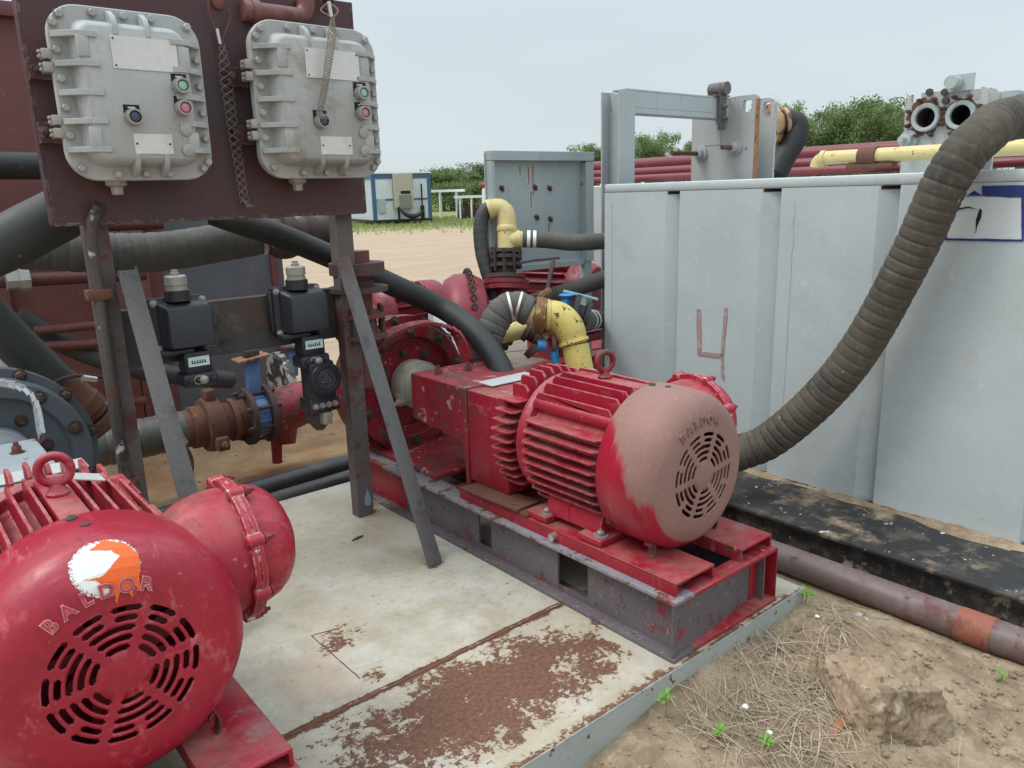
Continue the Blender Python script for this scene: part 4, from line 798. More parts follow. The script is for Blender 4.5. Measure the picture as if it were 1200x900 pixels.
# lifting pipe on the top edge, its eye and black lever
mb = MB(); p = PY(284, 12, 2.92); mb.lathe(p, (1, 0, 0), [(0, .02), (0, .036), (.03, .036), (.031, .040), (.06, .040), (.061, .034), (.20, .034)], 24); mb.tube(bez_elbow(p + V((.20, 0, 0)), p + V((.25, 0, 0)), p + V((.25, .0, .06))), .034, 20); mb.build('top_pipe', paint('faded_maroon_pipe', (.16, .06, .055), [((.10, .03, .03), .4, 8, .1)], .15, .2), ps)
mb = MB(); p = PY(382, 4, 2.925); mb.torus(p + V((0, -.01, 0)), (0, 1, .3), .025, .005, 24, 8); mb.box(p + V((-.013, -.005, .01)), p + V((.013, .012, .06)), bev=.003); mb.build('lifting_eye', M['rust_dark'], ps)
mb = MB(); p = PY(255, 4, 2.936); mb.lathe(p, (0, -1, 0), [(0, .02), (.006, .02), (.009, .01)], 18); mb.build('round_plug', M['rust_red'], ps)

def rrect(cx, cz, w_, h_, r, n=7):
    out = []
    for (sx, sz, a0) in ((1, 1, 0), (-1, 1, 90), (-1, -1, 180), (1, -1, 270)):
        for i in range(n + 1):
            a = radians(a0 + 90 * i / n); out.append((cx + sx * (w_ / 2 - r) + r * cos(a), cz + sz * (h_ / 2 - r) + r * sin(a)))
    return out
def loft(mb, sections, cap0=True, cap1=True):
    rings = [[mb.bm.verts.new((x, y, z)) for x, z in sec] for sec, y in sections]
    for A, B in zip(rings, rings[1:]):
        n = len(A)
        for i in range(n): j = (i + 1) % n; mb.bm.faces.new((A[i], A[j], B[j], B[i]))
    if cap0: mb.bm.faces.new(list(reversed(rings[0])))
    if cap1: mb.bm.faces.new(rings[-1])
def enclosure(label, cx, cz, m, W, H):
    r = thing('control_enclosure', label, 'control box', (cx, 2.94, cz), 'grey cast control enclosures')
    ex, ez = W / .452, H / .492; L = lambda x, y, z: (cx + x * ex, 2.94 - y, cz + z * ez)
    mb = MB(); loft(mb, [(rrect(cx, cz, W - .08, H - .09, .06), 2.935), (rrect(cx, cz, W - .05, H - .05, .07), 2.86), (rrect(cx, cz, W - .01, H - .01, .085), 2.852), (rrect(cx, cz, W - .01, H - .01, .085), 2.831)]); mb.build('back_box', m, r, bev=.001)
    mb = MB(); loft(mb, [(rrect(cx, cz, W, H, .09), 2.8285), (rrect(cx, cz, W, H, .09), 2.808), (rrect(cx, cz, W - .006, H - .006, .088), 2.804), (rrect(cx, cz, W - .098, H - .085, .06), 2.803), (rrect(cx, cz, W - .112, H - .098, .056), 2.772), (rrect(cx, cz, W - .128, H - .112, .052), 2.748), (rrect(cx, cz, W - .150, H - .135, .046), 2.738)])
    for sx in (-1, 1):
        for i in range(5):
            z = cz + (.158 - i * .079) * ez; x0, x1 = cx + sx * (W / 2 - .006), cx + sx * (W / 2 - .118)
            mb.prism([(x0, 2.803, z - .0085), (x0, 2.793, z - .0085), (x0 - sx * .03, 2.757, z - .0085), (x0 - sx * .060, 2.735, z - .0085), (x1, 2.731, z - .0085), (x1, 2.803, z - .0085)], (0, 0, .017))
    for (dx, n_) in ((-.05, 1), (.045, 1), (-.035, -1), (.055, -1)):
        z0, z1 = cz + n_ * (H / 2 - .012), cz + n_ * (H / 2 - (.088 if n_ > 0 else .10)); x = cx + dx * ex - .008
        mb.prism([(x, 2.803, z0), (x, 2.787, z0), (x, 2.752, z0 - n_ * .02), (x, 2.7355, z0 - n_ * .045), (x, 2.7365, z1), (x, 2.803, z1)], (.016, 0, 0))
    mb.box(L(-.165, .17, .095), L(-.13, .206, .155), bev=.004); mb.box(L(-.165, .17, -.155), L(-.13, .206, -.095), bev=.004); mb.box(L(.13, .17, .075), L(.165, .206, .145), bev=.004); mb.box(L(.13, .17, -.155), L(.165, .206, -.105), bev=.004)
    cv = mb.build('cover', m, r, bev=.003)
    spots = [(-1, z) for z in (.19, .118, .04, -.04, -.118)] + [(1, z) for z in (.118, .04, -.04, -.118, -.19)]
    spots = [(sx * (.226 - .019), z) for sx, z in spots] + [(x, .246 - .019) for x in (-.095, -.005, .075)] + [(x, -.246 + .019) for x in (-.085, -.0, .075)] + [(-.188, .215), (.188, .215), (-.188, -.21), (.188, -.21)]
    for (x, z) in spots: mb = MB(); mb.lathe(L(x, .1375, z), (0, -1, 0), [(0, .0145), (.003, .0145)], 16); mb.lathe(L(x, .140, z), (0, -1, 0), [(0, .012), (.010, .012), (.012, .010)], 6, a0=random.random() * 3); mb.build('bolt', M['zinc'] if random.random() < .6 else m, r)
    def plate(x0, z0, x1, z1, nm):
        mb = MB(); mb.box(L(x0, .2025, z0), L(x1, .2045, z1)); p = mb.build(nm, M['plate'], r, smooth=False); mb = MB()
        for (a, b) in (((x0 + .008), z1 - .008), (x1 - .008, z1 - .008), (x0 + .008, z0 + .008), (x1 - .008, z0 + .008)):
            if nm == 'small_plate': b = (z0 + z1) / 2
            mb.lathe(L(a, .2045, b), (0, -1, 0), [(0, .0035), (.0015, .003)], 8)
        mb.build('rivet', M['rust_dark'], p)
    plate(-.07, .070, .125, .160, 'nameplate'); plate(-.04, -.17, .077, -.112, 'small_plate')
    for (x, z, m2) in ((.122, .03, 'green_btn'), (.122, -.034, 'red_btn'), (-.035, -.066, 'blue_btn')):
        mb = MB(); mb.box(L(x - .024, .2025, z - .01), L(x + .024, .204, z + .036)); lg = mb.build('legend_plate', M['black'], r, smooth=False)
        mb = MB(); mb.box(L(x - .011, .2042, z + .026), L(x + .011, .2048, z + .030)); mb.build('legend_mark', M['plate'], lg, smooth=False)
        mb = MB(); mb.lathe(L(x, .204, z), (0, -1, 0), [(0, .026), (.018, .026), (.030, .0245), (.034, .023), (.034, .0185), (.028, .0185)], 28, False); bt = mb.build('push_button', M['zinc'], r)
        mb = MB(); mb.lathe(L(x, .228, z), (0, -1, 0), [(0, .018), (.005, .018), (.0065, .016)], 24); mb.build('button_cap', M[m2], bt)
        mb = MB(); mb.torus(L(x, .2345, z), (0, 1, 0), .0145, .0012, 24, 6); mb.build('button_ring', M['black'], bt)
    for z in (-.098, -.158): mb = MB(); mb.lathe(L(.125, .2025, z), (0, -1, 0), [(0, .0195), (.005, .0195), (.006, .018), (.0065, .003)], 28); mb.build('hole_plug', M['zinc'], r)
    for z in (.088, -.092):
        mb = MB()
        for k in (-.018, .018):
            mb.box(L(-.226 - .022, .09, z + k - .014), L(-.226 + .006, .138, z + k + .014), bev=.003)
            for q in (-.006, .007): mb.lathe(L(-.226 - .021, .115, z + k + q), (-1, -.4, 0), [(0, .0055), (.008, .0055), (.010, .004)], 8)
        mb.build('hinge', M['zinc'], r); mb = MB(); mb.box(L(-.226 - .045, .001, z - .04), L(-.226 + .02, .03, z + .02)); mb.bolt(L(-.226 - .03, .03, z - .01), (0, -1, 0), .012, .01); mb.build('mounting_lug', M['maroon'], r)
    mb = MB(); mb.lathe(L(-.075, .06, -.246 + .012), (0, 0, -1), [(0, .034), (.026, .034), (.028, .028), (.034, .020), (.055, .018), (.058, .012)], 8); mb.build('conduit_hub', M['zinc'], r)
    return r
c1, c2 = PY(158, 114, 2.81), PY(374, 121, 2.81)
enclosure('pale grey cast control box with three buttons, left one on the maroon panel', c1.x, c1.z, M['box_grey'], .452, .520)
enclosure('brown-stained grey control box with a woven strap across its front, nearest the sky', c2.x, c2.z, M['box_worn'], .498, .545)

# conduit drop in front of the left post
cd_ = thing('conduit', 'worn metal conduit strapped in front of the left panel post', 'conduit', (.6, 2.96, .2)); q0 = PY(117, 240, 2.90); q1 = PY(107, 270, 2.94); q2 = PY(116, 345, 2.97); q3 = PY(150, 575, 2.98); q4 = q3 + (q3 - q2) * .35
mb = MB(); sp, _ = spline([q0, q1, q2, q2.lerp(q3, .5), q3, q4], 40); mb.tube(sp, .0205, 16); mb.build('conduit_pipe', paint('worn_silver_conduit', (.085, .075, .07), [((.04, .033, .03), .45, 5, .08), ((.5, .5, .49), .30, 6, .03), (RUST, .3, 12, .05)], .2, .1, DUST, None, .45, .3, metal=.3), cd_)
for s_ in (q2, q3 + V((0, 0, .03))): mb = MB(); mb.box(s_ + V((-.04, -.024, -.018)), s_ + V((.04, .028, .018)), bev=.002); mb.build('strap', M['rust'], cd_)

# ------------------------------------------------------------------ woven cable grips
def grip(label, top_pts, path, m, r0, n=8, knot=False, nturn=9):
    p0 = V(path[0]); r = thing('cable_grip', label, 'cable grip', path[-1]); sp, L = spline(path, 120)
    mb = MB()
    for hnd in (1, -1):
        for k in range(n):
            pts = []
            for i, p in enumerate(sp):
                u = i / 120; rr = r0 * (.35 + .65 * min(1, 6 * u)) * (1 - .35 * u); a = hnd * (u * nturn * 2 * pi / 2 + 2 * pi * k / n)
                pts.append(p + V((cos(a) * rr, sin(a) * rr * .6, 0)))
            mb.tube(pts, .0011, 4)
    mb.build('woven_sock', m, r)
    mb = MB()
    for tp in top_pts: sp2, _ = spline(tp, 24); mb.tube(sp2, .0035, 8)
    mb.build('wire_loop', M['rust_red'], r); mb = MB(); mb.cyl(p0 + V((-.012, 0, .05)), p0 + V((-.006, 0, .0)), .007, n=10); mb.build('ferrule', M['bright'], r); mb = MB(); e = sp[-1]; random.seed(3)
    for k in range(6): mb.tube([e + V((random.uniform(-.01, .01), 0, .01)), e + V((random.uniform(-.025, .03), random.uniform(-.015, 0), -.015))], .0012, 4)
    mb.build('frayed_end', m, r)
yq = 2.915
grip('dark woven wire cable grip hanging between the two control boxes', [[PY(243, -6, yq), PY(246, 18, yq), PY(255, 40, yq), PY(259, 52, yq)], [PY(268, 10, yq), PY(270, 22, yq), PY(264, 38, yq), PY(260, 52, yq)]], [PY(260, 52, yq), PY(266, 100, yq), PY(273, 150, yq), PY(281, 200, yq), PY(287, 238, yq)], M['rope_dark'], .024, 3, nturn=13)
yq = 2.70
grip('light woven cable grip looped down over the brown-stained control box', [[PY(383, 4, 2.90), PY(376, 12, 2.80), PY(385, 18, 2.74), PY(392, 20, yq)], [PY(392, 20, yq), PY(396, 12, 2.75), PY(388, 5, 2.86), PY(383, 4, 2.90)]], [PY(390, 20, yq), PY(388, 50, yq), PY(383, 85, yq), PY(378, 115, yq), PY(374, 134, yq)], M['rope'], .0165, 5, nturn=12)

# ------------------------------------------------------------------ black motor-starter boxes on the channel
def starter(label, px, py, dial):
    c = PY(px, py, 3.0); cx, cz = c.x, c.z; r = thing('junction_box', label, 'junction box', (cx, 3.075, cz), 'black junction boxes on the cross channel'); yb = 3.074
    mb = MB(); loft(mb, [(rrect(cx, cz, .20, .20, .012), yb), (rrect(cx, cz, .205, .205, .014), 3.02), (rrect(cx + .006, cz, .175, .175, .012), 3.015), (rrect(cx + .012, cz - .004, .165, .155, .012), 2.94), (rrect(cx + .012, cz - .006, .155, .14, .012), 2.932)]); mb.box((cx - .115, 3.03, cz - .085), (cx - .10, 3.06, cz + .085), bev=.003); mb.build('box_body', M['navy_plastic'], r, bev=.002)
    for (x, z) in ((-.088, .085), (-.088, -.085), (.09, -.085), (.088, .085)): mb = MB(); mb.bolt((cx + x, 3.018, cz + z), (0, -1, 0), .010, .008); mb.build('bolt', M['zinc'], r)
    mb = MB(); mb.lathe((cx - .005, 3.0, cz + .10), (0, 0, 1), [(-.01, .045), (.028, .045), (.03, .035)], 28); mb.build('gland_base', M['navy_plastic'], r)
    mb = MB(); mb.lathe((cx - .005, 3.0, cz + .129), (0, 0, 1), [(0, .038), (.012, .038), (.013, .035), (.018, .035), (.02, .039), (.05, .039), (.054, .034), (.055, .016), (.064, .016), (.066, .012), (.075, .012)], 28); mb.build('cable_gland', M['zinc'], r)
    mb = MB(); zc = cz - .145; xc = cx + .030; mb.box((xc - .052, 2.965, zc - .045), (xc + .052, 3.05, zc + .042), bev=.012); mb.box((xc - .066, 2.955, zc - .095), (xc + .066, 3.055, zc - .040), bev=.014)
    for k in (-.04, -.012, .016, .044): mb.lathe((xc + k, 2.957, zc - .065), (0, -1, 0), [(0, .012), (.012, .011), (.014, .006)], 12)
    mb.box((cx - .10, 2.96, cz - .105), (cx + .02, 3.05, cz - .088), bev=.004)
    nb = mb.build('operator_neck', M['navy_plastic'], r, bev=.001)
    mb = MB(); mb.box((xc - .038, 2.9625, zc - .014), (xc + .040, 2.9655, zc + .022)); lp = mb.build('label_plate', M['tealplate'], nb, smooth=False); mb = MB(); random.seed(int(px))
    for k in range(6): x = xc - .026 + k * .0095; mb.box((x, 2.9612, zc + .0), (x + .004, 2.9622, zc + .0075 + random.random() * .004)); mb.box((x - .002, 2.9612, zc - .003), (x + .006, 2.9621, zc + .0))
    mb.build('label_print', M['black'], lp, smooth=False)
    mb = MB(); mb.lathe((xc + .005, 2.955, zc - .065), (0, -1, 0), [(0, .018), (.016, .016), (.022, .008)], 18); mb.torus((xc - .012, 2.952, zc - .065), (0, 1, .2), .016, .003, 18, 6); mb.build('bright_screw', M['zinc'], nb)
    if dial:
        q = PY(382, 444, 2.92); dx, dz = q.x, q.z; mb = MB(); mb.box((dx - .06, 2.94, dz - .10), (dx + .055, 3.04, dz + .07), bev=.012); mb.box((dx - .07, 2.945, dz - .15), (dx + .07, 3.05, dz - .085), bev=.01); hb = mb.build('switch_housing', M['navy_plastic'], r)
        mb = MB(); mb.lathe((dx, 2.94, dz), (0, -1, 0), [(-.01, .068), (.022, .070), (.028, .066), (.029, .052), (.026, .050), (.026, 0)], 40); dl = mb.build('round_dial', M['navy_plastic'], r)
        gm = paint('engraved_grey_mark', (.10, .105, .11), [], .1, 0, None, None, .5, 0)
        mb = MB(); mb.torus((dx, 2.9135, dz), (0, 1, 0), .037, .0016, 36, 6); mb.torus((dx, 2.9135, dz), (0, 1, 0), .027, .0012, 30, 6)
        for k in range(3): a, b2 = radians(90 + 120 * k), radians(210 + 120 * k); mb.bar((dx + .024 * cos(a), 2.9135, dz + .024 * sin(a)), (dx + .024 * cos(b2), 2.9135, dz + .024 * sin(b2)), .004, .002, (0, 1, 0))
        for k in range(3): a = radians(90 + 120 * k); mb.bar((dx, 2.9135, dz), (dx + .012 * cos(a), 2.9135, dz + .012 * sin(a)), .003, .002, (0, 1, 0))
        mb.build('triangle_emblem', gm, dl)
        mb = MB()
        for k in (-.045, -.015, .015, .045): mb.bolt((dx + k, 2.946, dz - .118), (0, -1, 0), .010, .012)
        mb.box((dx - .02, 2.93, dz - .20), (dx + .02, 3.0, dz - .15), bev=.003); mb.build('terminal_screw', M['zinc'], hb)
        mb = MB(); mb.lathe((dx - .0, 3.02, dz - .15), (0, 0, -1), [(0, .05), (.03, .06), (.05, .05), (.07, .035), (.09, .02)], 20); mb.build('lower_clamp', M['rust_dark'], hb)
starter('black junction box with teal label strip, left on the rusty cross channel', 214, 380, False)
starter('black junction box with a round dial below it, beside the right panel post', 352, 364, True)

# ------------------------------------------------------------------ suction line of couplings and butterfly valve behind the stand
YL = 4.4; zl = PY(300, 486, YL).z; X = lambda px, py=486: PY(px, py, YL).x
sl_ = thing('suction_pipe', 'rusty clamped suction pipe running to the blue butterfly valve', 'pipe', (X(250), YL, 0))
mb = MB(); mb.cyl((X(208, 500), YL, zl), (X(292, 485), YL, zl), .105, n=32); mb.lathe((X(222, 500), YL, zl), (1, 0, 0), [(0, .1), (.005, .12), (.07, .12), (.075, .1)], 32); mb.lathe((X(268, 490), YL, zl), (1, 0, 0), [(0, .1), (0, .125), (.03, .125), (.03, .1)], 32, False); mb.build('pipe_body', M['rust'], sl_)
mb = MB(); xk = X(247, 495); mb.lathe((xk - .05, YL, zl), (1, 0, 0), [(0, .12), (.005, .15), (.03, .158), (.07, .158), (.095, .15), (.1, .12)], 36); mb.box((xk - .03, YL - .06, zl + .14), (xk + .03, YL + .02, zl + .21), bev=.012); mb.box((xk - .035, YL - .19, zl - .12), (xk + .035, YL - .1, zl - .04), bev=.012); mb.bolt((xk, YL - .19, zl - .08), (0, -1, 0), .022, .03); mb.build('grooved_clamp', M['rust'], sl_, bev=.002)
mb = MB(); xv = X(292, 485); mb.lathe((xv - .03, YL, zl), (1, 0, 0), [(0, .1), (0, .17), (.03, .17), (.03, .1)], 40, False)
for k in range(8): t = 2 * pi * k / 8 + .3; mb.bolt((xv - .03, YL + .145 * cos(t), zl + .145 * sin(t)), (-1, 0, 0), .016, .02)
mb.build('flange', M['rust_dark'], sl_)
hz_ = paint('muddy_grey_hose', (.085, .08, .07), [((.05, .045, .04), .3, 7, .1)], .15, .2); mb = MB(); hose(mb, [(X(60, 520), YL + .05, zl + .0), (X(130, 510), YL, zl), (X(214, 500), YL, zl)], .108, .05, .04); tag(mb.build('short_hose', hz_, ang=60), 'grey hose pushed onto the rusty suction pipe behind the left brace', 'hose')
bv_ = thing('butterfly_valve', 'blue butterfly valve with rusty top plate between two dark flanges', 'valve', (xv, YL, zl - .17)); mb = MB(); mb.lathe((xv + .002, YL, zl), (1, 0, 0), [(0, .05), (0, .125), (.085, .125), (.085, .05)], 32)
for k in range(8): t = 2 * pi * k / 8 + .3; mb.bar((xv + .004, YL + .12 * cos(t), zl + .12 * sin(t)), (xv + .083, YL + .12 * cos(t), zl + .12 * sin(t)), .055, .02, (0, cos(t), sin(t)))
mb.build('valve_body', M['blue'], bv_, bev=.002); mb = MB(); nx = xv + .045; zt = PY(285, 418, YL).z; mb.bar((nx, YL, zl + .11), (nx, YL, zt - .02), .075, .055, (0, 1, 0), .008); mb.build('valve_neck', M['blue'], bv_)
mb = MB(); mb.box((nx - .095, YL - .07, zt - .02), (nx + .095, YL + .06, zt - .002), Matrix.Rotation(radians(-6), 3, 'Y'), bev=.006); mb.build('top_plate', M['rust_bright'], bv_); mb = MB(); mb.box((nx - .045, YL - .035, zt - .001), (nx + .045, YL + .03, zt + .035), bev=.004); mb.build('square_nut', M['rust_dark'], bv_)
mb = MB(); mb.lathe((xv + .088, YL, zl), (1, 0, 0), [(0, .1), (0, .175), (.028, .175), (.028, .1)], 40, False)
for k in range(8): t = 2 * pi * k / 8 + .3; mb.cyl((xv - .05, YL + .148 * cos(t), zl + .148 * sin(t)), (xv + .15, YL + .148 * cos(t), zl + .148 * sin(t)), .010, n=8)
mb.build('rear_flange', M['rust_dark'], bv_)
re = thing('red_elbow', 'chipped red pipe elbow with a drain stub behind the dial box', 'pipe elbow', PY(325, 540, YL)); e0 = V((xv + .116, YL, zl)); e1 = e0 + V((.17, 0, .02)); mb = MB(); mb.tube(bez_elbow(e0 + V((0, 0, -.01)), e0 + V((.16, 0, .0)), PY(378, 462, YL), 18), [.150 - .0015 * i for i in range(19)], 28); mb.tube([e0 + V((.02, 0, -.02)), e0 + V((.06, 0, -.10)), e0 + V((.075, 0, -.20)), PY(324, 520, YL), PY(325, 542, YL)], [.125, .12, .075, .034, .03], 20); mb.build('elbow_body', M['red_old'], re)
q = PY(297, 445, YL); wv = thing('wafer_valve', 'second dirty blue valve with white-flecked flange behind the red elbow', 'valve', PY(326, 470, 4.9)); c = PY(326, 446, 4.9); mb = MB(); mb.lathe(c, (1, 0, .05), [(0, .05), (0, .19), (.05, .19), (.05, .05)], 36); mb.build('flange', paint('white_spattered_flange', (.06, .055, .05), [((.5, .5, .47), .5, 9, .04), (RUST, .3, 8, .05)], .1), wv); mb = MB(); mb.bar(PY(342, 440, 4.85), PY(342, 409, 4.85), .07, .06, (0, 1, 0), .006); mb.build('valve_neck', M['blue'], wv); mb = MB(); mb.bar(PY(341, 409, 4.85), PY(341, 405, 4.85), .15, .12, (0, 1, 0), .004); mb.build('top_plate', M['rust_dark'], wv)
# hanging whip with bright fitting
q = PY(215, 520, 3.9); wp = thing('hose_whip', 'corroded whip check cable with a bright fitting beside the left brace', 'cable', q); mb = MB(); mb.bar(PY(198, 487, 3.9), PY(208, 505, 3.9), .045, .03, (0, 1, 0), .006); mb.cyl(PY(206, 503, 3.9), PY(216, 520, 3.9), .02, n=14); mb.build('fitting', M['bright'], wp); mb = MB(); hose(mb, [PY(215, 520, 3.9), PY(224, 538, 3.9), PY(223, 560, 3.9), PY(214, 588, 3.9)], .012, .012, .3, 10); mb.build('spring_guard', M['rust'], wp)

# ------------------------------------------------------------------ hoses
def hs(label, pts, r, m, pitch=0.0, depth=.06, cat='hose', name='rubber_hose', bands=()):
    rt = thing(name, label, cat, pts[-1]); mb = MB(); hose(mb, pts, r, pitch, depth); mb.build('hose_body', m, rt, ang=60)
    for (i, t, w_, mm) in bands:
        sp, L = spline(pts, 100); k = int(t * 99); d = (sp[k + 1] - sp[k]).normalized(); mb = MB(); mb.lathe(sp[k], d, [(0, r * .9), (0, r * 1.05), (w_, r * 1.05), (w_, r * .9)], 24, False); mb.build('hose_clamp', mm, rt)
    return rt
hs('smooth black hose slanting from behind the maroon panel to the red pump', [PY(250, 250, 3.5), PY(285, 262, 3.42), PY(330, 277, 3.35), PY(400, 306, 3.30), PY(460, 334, 3.22), PX(520, 362, 2.18), PX(560, 392, 2.17), PX(583, 425, 2.14), PX(592, 450, 2.10), PX(594, 480, 2.06)], .054, M['rubber'])
hs('thick black hose at the left edge rising behind the maroon panel', [PY(-60, 312, 3.3), PY(0, 288, 3.3), PY(50, 262, 3.3), PY(100, 240, 3.34), PY(190, 222, 3.40)], .095, M['rubber_grey'])
hs('dusty grey ribbed hose with bright clamps level behind the left post', [PY(20, 290, 3.75), PY(75, 293, 3.72), PY(130, 297, 3.7), PY(190, 295, 3.68), PY(250, 286, 3.66), PY(300, 277, 3.64), PY(316, 272, 3.63)], .088, M['hose_grey'], .06, .05, bands=((0, .955, .02, M['bright']), (0, .985, .02, M['bright'])))
hs('black hose running down to a rusty coupling behind the grey pump', [PY(-60, 318, 3.7), PY(0, 385, 3.7), PY(40, 424, 3.7), PY(68, 452, 3.7)], .082, M['rubber_grey'])
hs('plain black hose against the maroon tank wall at upper left', [PY(-60, 193, 4.6), PY(0, 194, 4.6), PY(80, 197, 4.6), PY(160, 215, 4.6)], .066, M['rubber'])
hs('long dark hose low along the grey wall behind the black boxes', [PY(20, 370, 5.1), PY(80, 405, 5.1), PY(150, 430, 5.0), PY(210, 440, 5.0), PY(270, 445, 5.1)], .06, M['rubber_grey'])
hc = thing('hose_coupling', 'rusty hammer coupling on the end of a black hose near the grey pump', 'coupling', PY(100, 490, 3.7)); a, b_ = PY(66, 450, 3.7), PY(122, 505, 3.7); d = b_ - a; mb = MB(); mb.lathe(a, d, [(0, .086), (.11, .092), (.12, .10), (.17, .10), (.18, .085), (.2, .085)], 28); mb.build('sleeve', M['rust'], hc)
mb = MB(); p = a + d.normalized() * .21; mb.lathe(p, d, [(0, .08), (0, .12), (.05, .12), (.05, .08)], 28); dn = d.normalized().cross(V((0, 1, 0))).normalized(); mb.bar(p + dn * .09 + d.normalized() * .025, p + dn * .19 + d.normalized() * .025, .05, .05, (0, 1, 0), .008); mb.bar(p - dn * .09 + d.normalized() * .025, p - dn * .17 + d.normalized() * .025, .05, .05, (0, 1, 0), .008); mb.build('wing_nut', M['rust'], hc)
mb = MB(); sp, _ = spline([PY(56, 452, 3.62), PY(75, 443, 3.58), PY(100, 440, 3.6), PY(125, 443, 3.65)], 24); mb.tube(sp, .007, 8); mb.build('safety_cable', M['rust_dark'], hc); mb = MB(); mb.cyl(PY(97, 443, 3.56), PY(112, 445, 3.58), .014, n=12); mb.build('ferrule', M['bright'], hc)
# elbow fitting behind the right end of the ribbed hose
ft = thing('rusty_fitting', 'rusty maroon pipe fitting where the grey ribbed hose ends', 'fitting', PY(345, 285, 3.63)); p0, p1 = PY(314, 275, 3.63), PY(392, 268, 3.63); mb = MB(); mb.lathe(p0, p1 - p0, [(0, .06), (0, .075), (.06, .07), (.065, .095), (.12, .095), (.125, .07), (.19, .07), (.2, .085), (.23, .085), (.235, .07), (.30, .07), (.31, .085), (.34, .085)], 28); mb.build('nipple', M['rust_dark'], ft); mb = MB(); mb.ball(PY(334, 290, 3.60), .07, 18, (1.3, .8, .8)); mb.bar(PY(322, 282, 3.57), PY(330, 300, 3.57), .03, .02, (0, 1, 0), .004); mb.build('hammer_lug', M['rust_dark'], ft)

# ------------------------------------------------------------------ tanks behind on the left
wl_ = thing('maroon_tank', 'tall maroon steel tank wall behind the panel at the left', 'tank', (.2, 6.2, 0)); xr = PY(187, 300, 5.5).x; zt = PY(10, 8, 5.5).z
mb = MB(); mb.box((-2.5, 5.5, 0), (xr, 7.5, zt)); mb.build('tank_wall', M['maroon_wall'], wl_, bev=.004); mb = MB()
for px in (14, 150, 178): x = PY(px, 450, 5.46).x; mb.box((x - .07, 5.43, 0), (x + .07, 5.4995, 1.55), bev=.004)
mb.box((-2.5, 5.42, 1.50), (xr, 5.4994, 1.58), bev=.004); mb.box((-2.5, 5.44, zt - .06), (xr, 5.4994, zt + .02), bev=.004); mb.build('wall_rib', M['maroon_wall'], wl_)
gw = thing('grey_tank', 'dark grey steel tank wall between the maroon tank and the dirt yard', 'tank', (2, 6.2, 0)); x1 = PY(332, 300, 5.5).x; mb = MB(); mb.box((xr + .004, 5.52, .0), (x1, 6.1, 1.72)); mb.build('tank_wall', M['darkgrey_wall'], gw, bev=.004); mb = MB(); mb.box((x1 - .10, 5.50, .0), (x1 - .05, 5.5195, 1.7)); mb.build('wall_rib', M['maroon_wall'], gw)
def rod(label, a, b, r, m, y):
    mb = MB(); mb.cyl(PY(*a, y), PY(*b, y), r, n=16); tag(mb.build('steel_rod', m), label, 'rod', 'rods along the maroon tank')
rod('upper maroon rod with a pale coupling along the maroon tank', (-30, 331), (170, 321), .038, M['rod'], 5.0)
rod('thin rust-brown rod below the coupled maroon rod on the tank', (40, 388), (112, 381), .026, M['rust_red'], 5.0)
rod('rusty red rod second from the bottom on the maroon tank', (50, 406), (118, 402), .028, M['rust_red'], 5.0)
rod('lowest rusty rod partly hidden by the brace on the maroon tank', (110, 475), (170, 469), .03, M['rust_red'], 5.0)
rod('maroon rod just under the panel bottom on the tank wall', (-30, 270), (190, 262), .034, M['rod'], 5.1)
mb = MB(); p = PY(22, 328, 4.95); mb.lathe(p + V((-.06, 0, 0)), (1, 0, 0), [(0, .03), (0, .05), (.06, .05), (.062, .062), (.11, .062), (.112, .03)], 8); tag(mb.build('pale_coupling', M['zinc']), 'pale hexagonal coupling on the maroon rod at the left edge', 'coupling')
mb = MB(); p = PY(4, 420, 4.9); mb.lathe(p, (0, 0, -1), [(0, .055), (.3, .055)], 20); mb.lathe(p + V((0, 0, .0)), (1, 0, 0), [(0, .04), (.15, .04), (.16, .05), (.2, .05)], 16); tag(mb.build('grey_standpipe', M['cab']), 'short grey standpipe at the left edge below the rods', 'pipe')
# ------------------------------------------------------------------ middle distance: yellow pipework, cabinet, red pumps
cbn = thing('grey_cabinet', 'open-backed grey steel cabinet panel with bolts standing beyond the red pump', 'cabinet', (3.55, 3.95, 0)); YC = 3.90
xa, xb = PY(573, 250, YC).x, PY(696, 250, YC).x; zt = PY(630, 177, YC).z; zb = PY(640, 312, YC).z; xi = PY(586, 250, YC).x
mb = MB(); mb.box((xa + .02, YC + .05, zb), (xb - .01, YC + .058, zt - .01)); mb.build('back_plate', M['cab'], cbn)
mb = MB(); mb.box((xa + .03, YC + .0, zb), (xi - .03, YC + .06, zt - .062)); mb.box((xb - .075, YC, zb), (xb, YC + .06, zt - .062)); mb.box((xa + .03, YC - .005, zt - .06), (xb, YC + .065, zt)); mb.box((xi - .03, YC + .02, zb - .02), (xb - .076, YC + .06, zb + .02)); mb.build('frame', M['cab'], cbn, bev=.003)
mb = MB(); mb.box((xb - .075, YC + .01, 0), (xb - .015, YC + .07, zb - .0005)); mb.build('leg', M['cab'], cbn, bev=.002); mb = MB(); mb.box((xa + .02, YC + .01, 0), (xa + .08, YC + .07, zb - .0005)); mb.build('leg', M['cab'], cbn, bev=.002)
for (px, py) in ((625, 219), (642, 220), (681, 216), (627, 254), (643, 256), (682, 254), (586, 220)):
    q = PY(px, py, YC + .06); mb = MB(); mb.bolt((q.x, YC + .05, q.z), (0, -1, 0), .012, .016); mb.lathe((q.x + .010, YC + .048, q.z - .016), (0, -1, 0), [(0, .008), (.012, .008)], 8); mb.build('bolt', M['rust'], cbn)
random.seed(9); mb = MB()
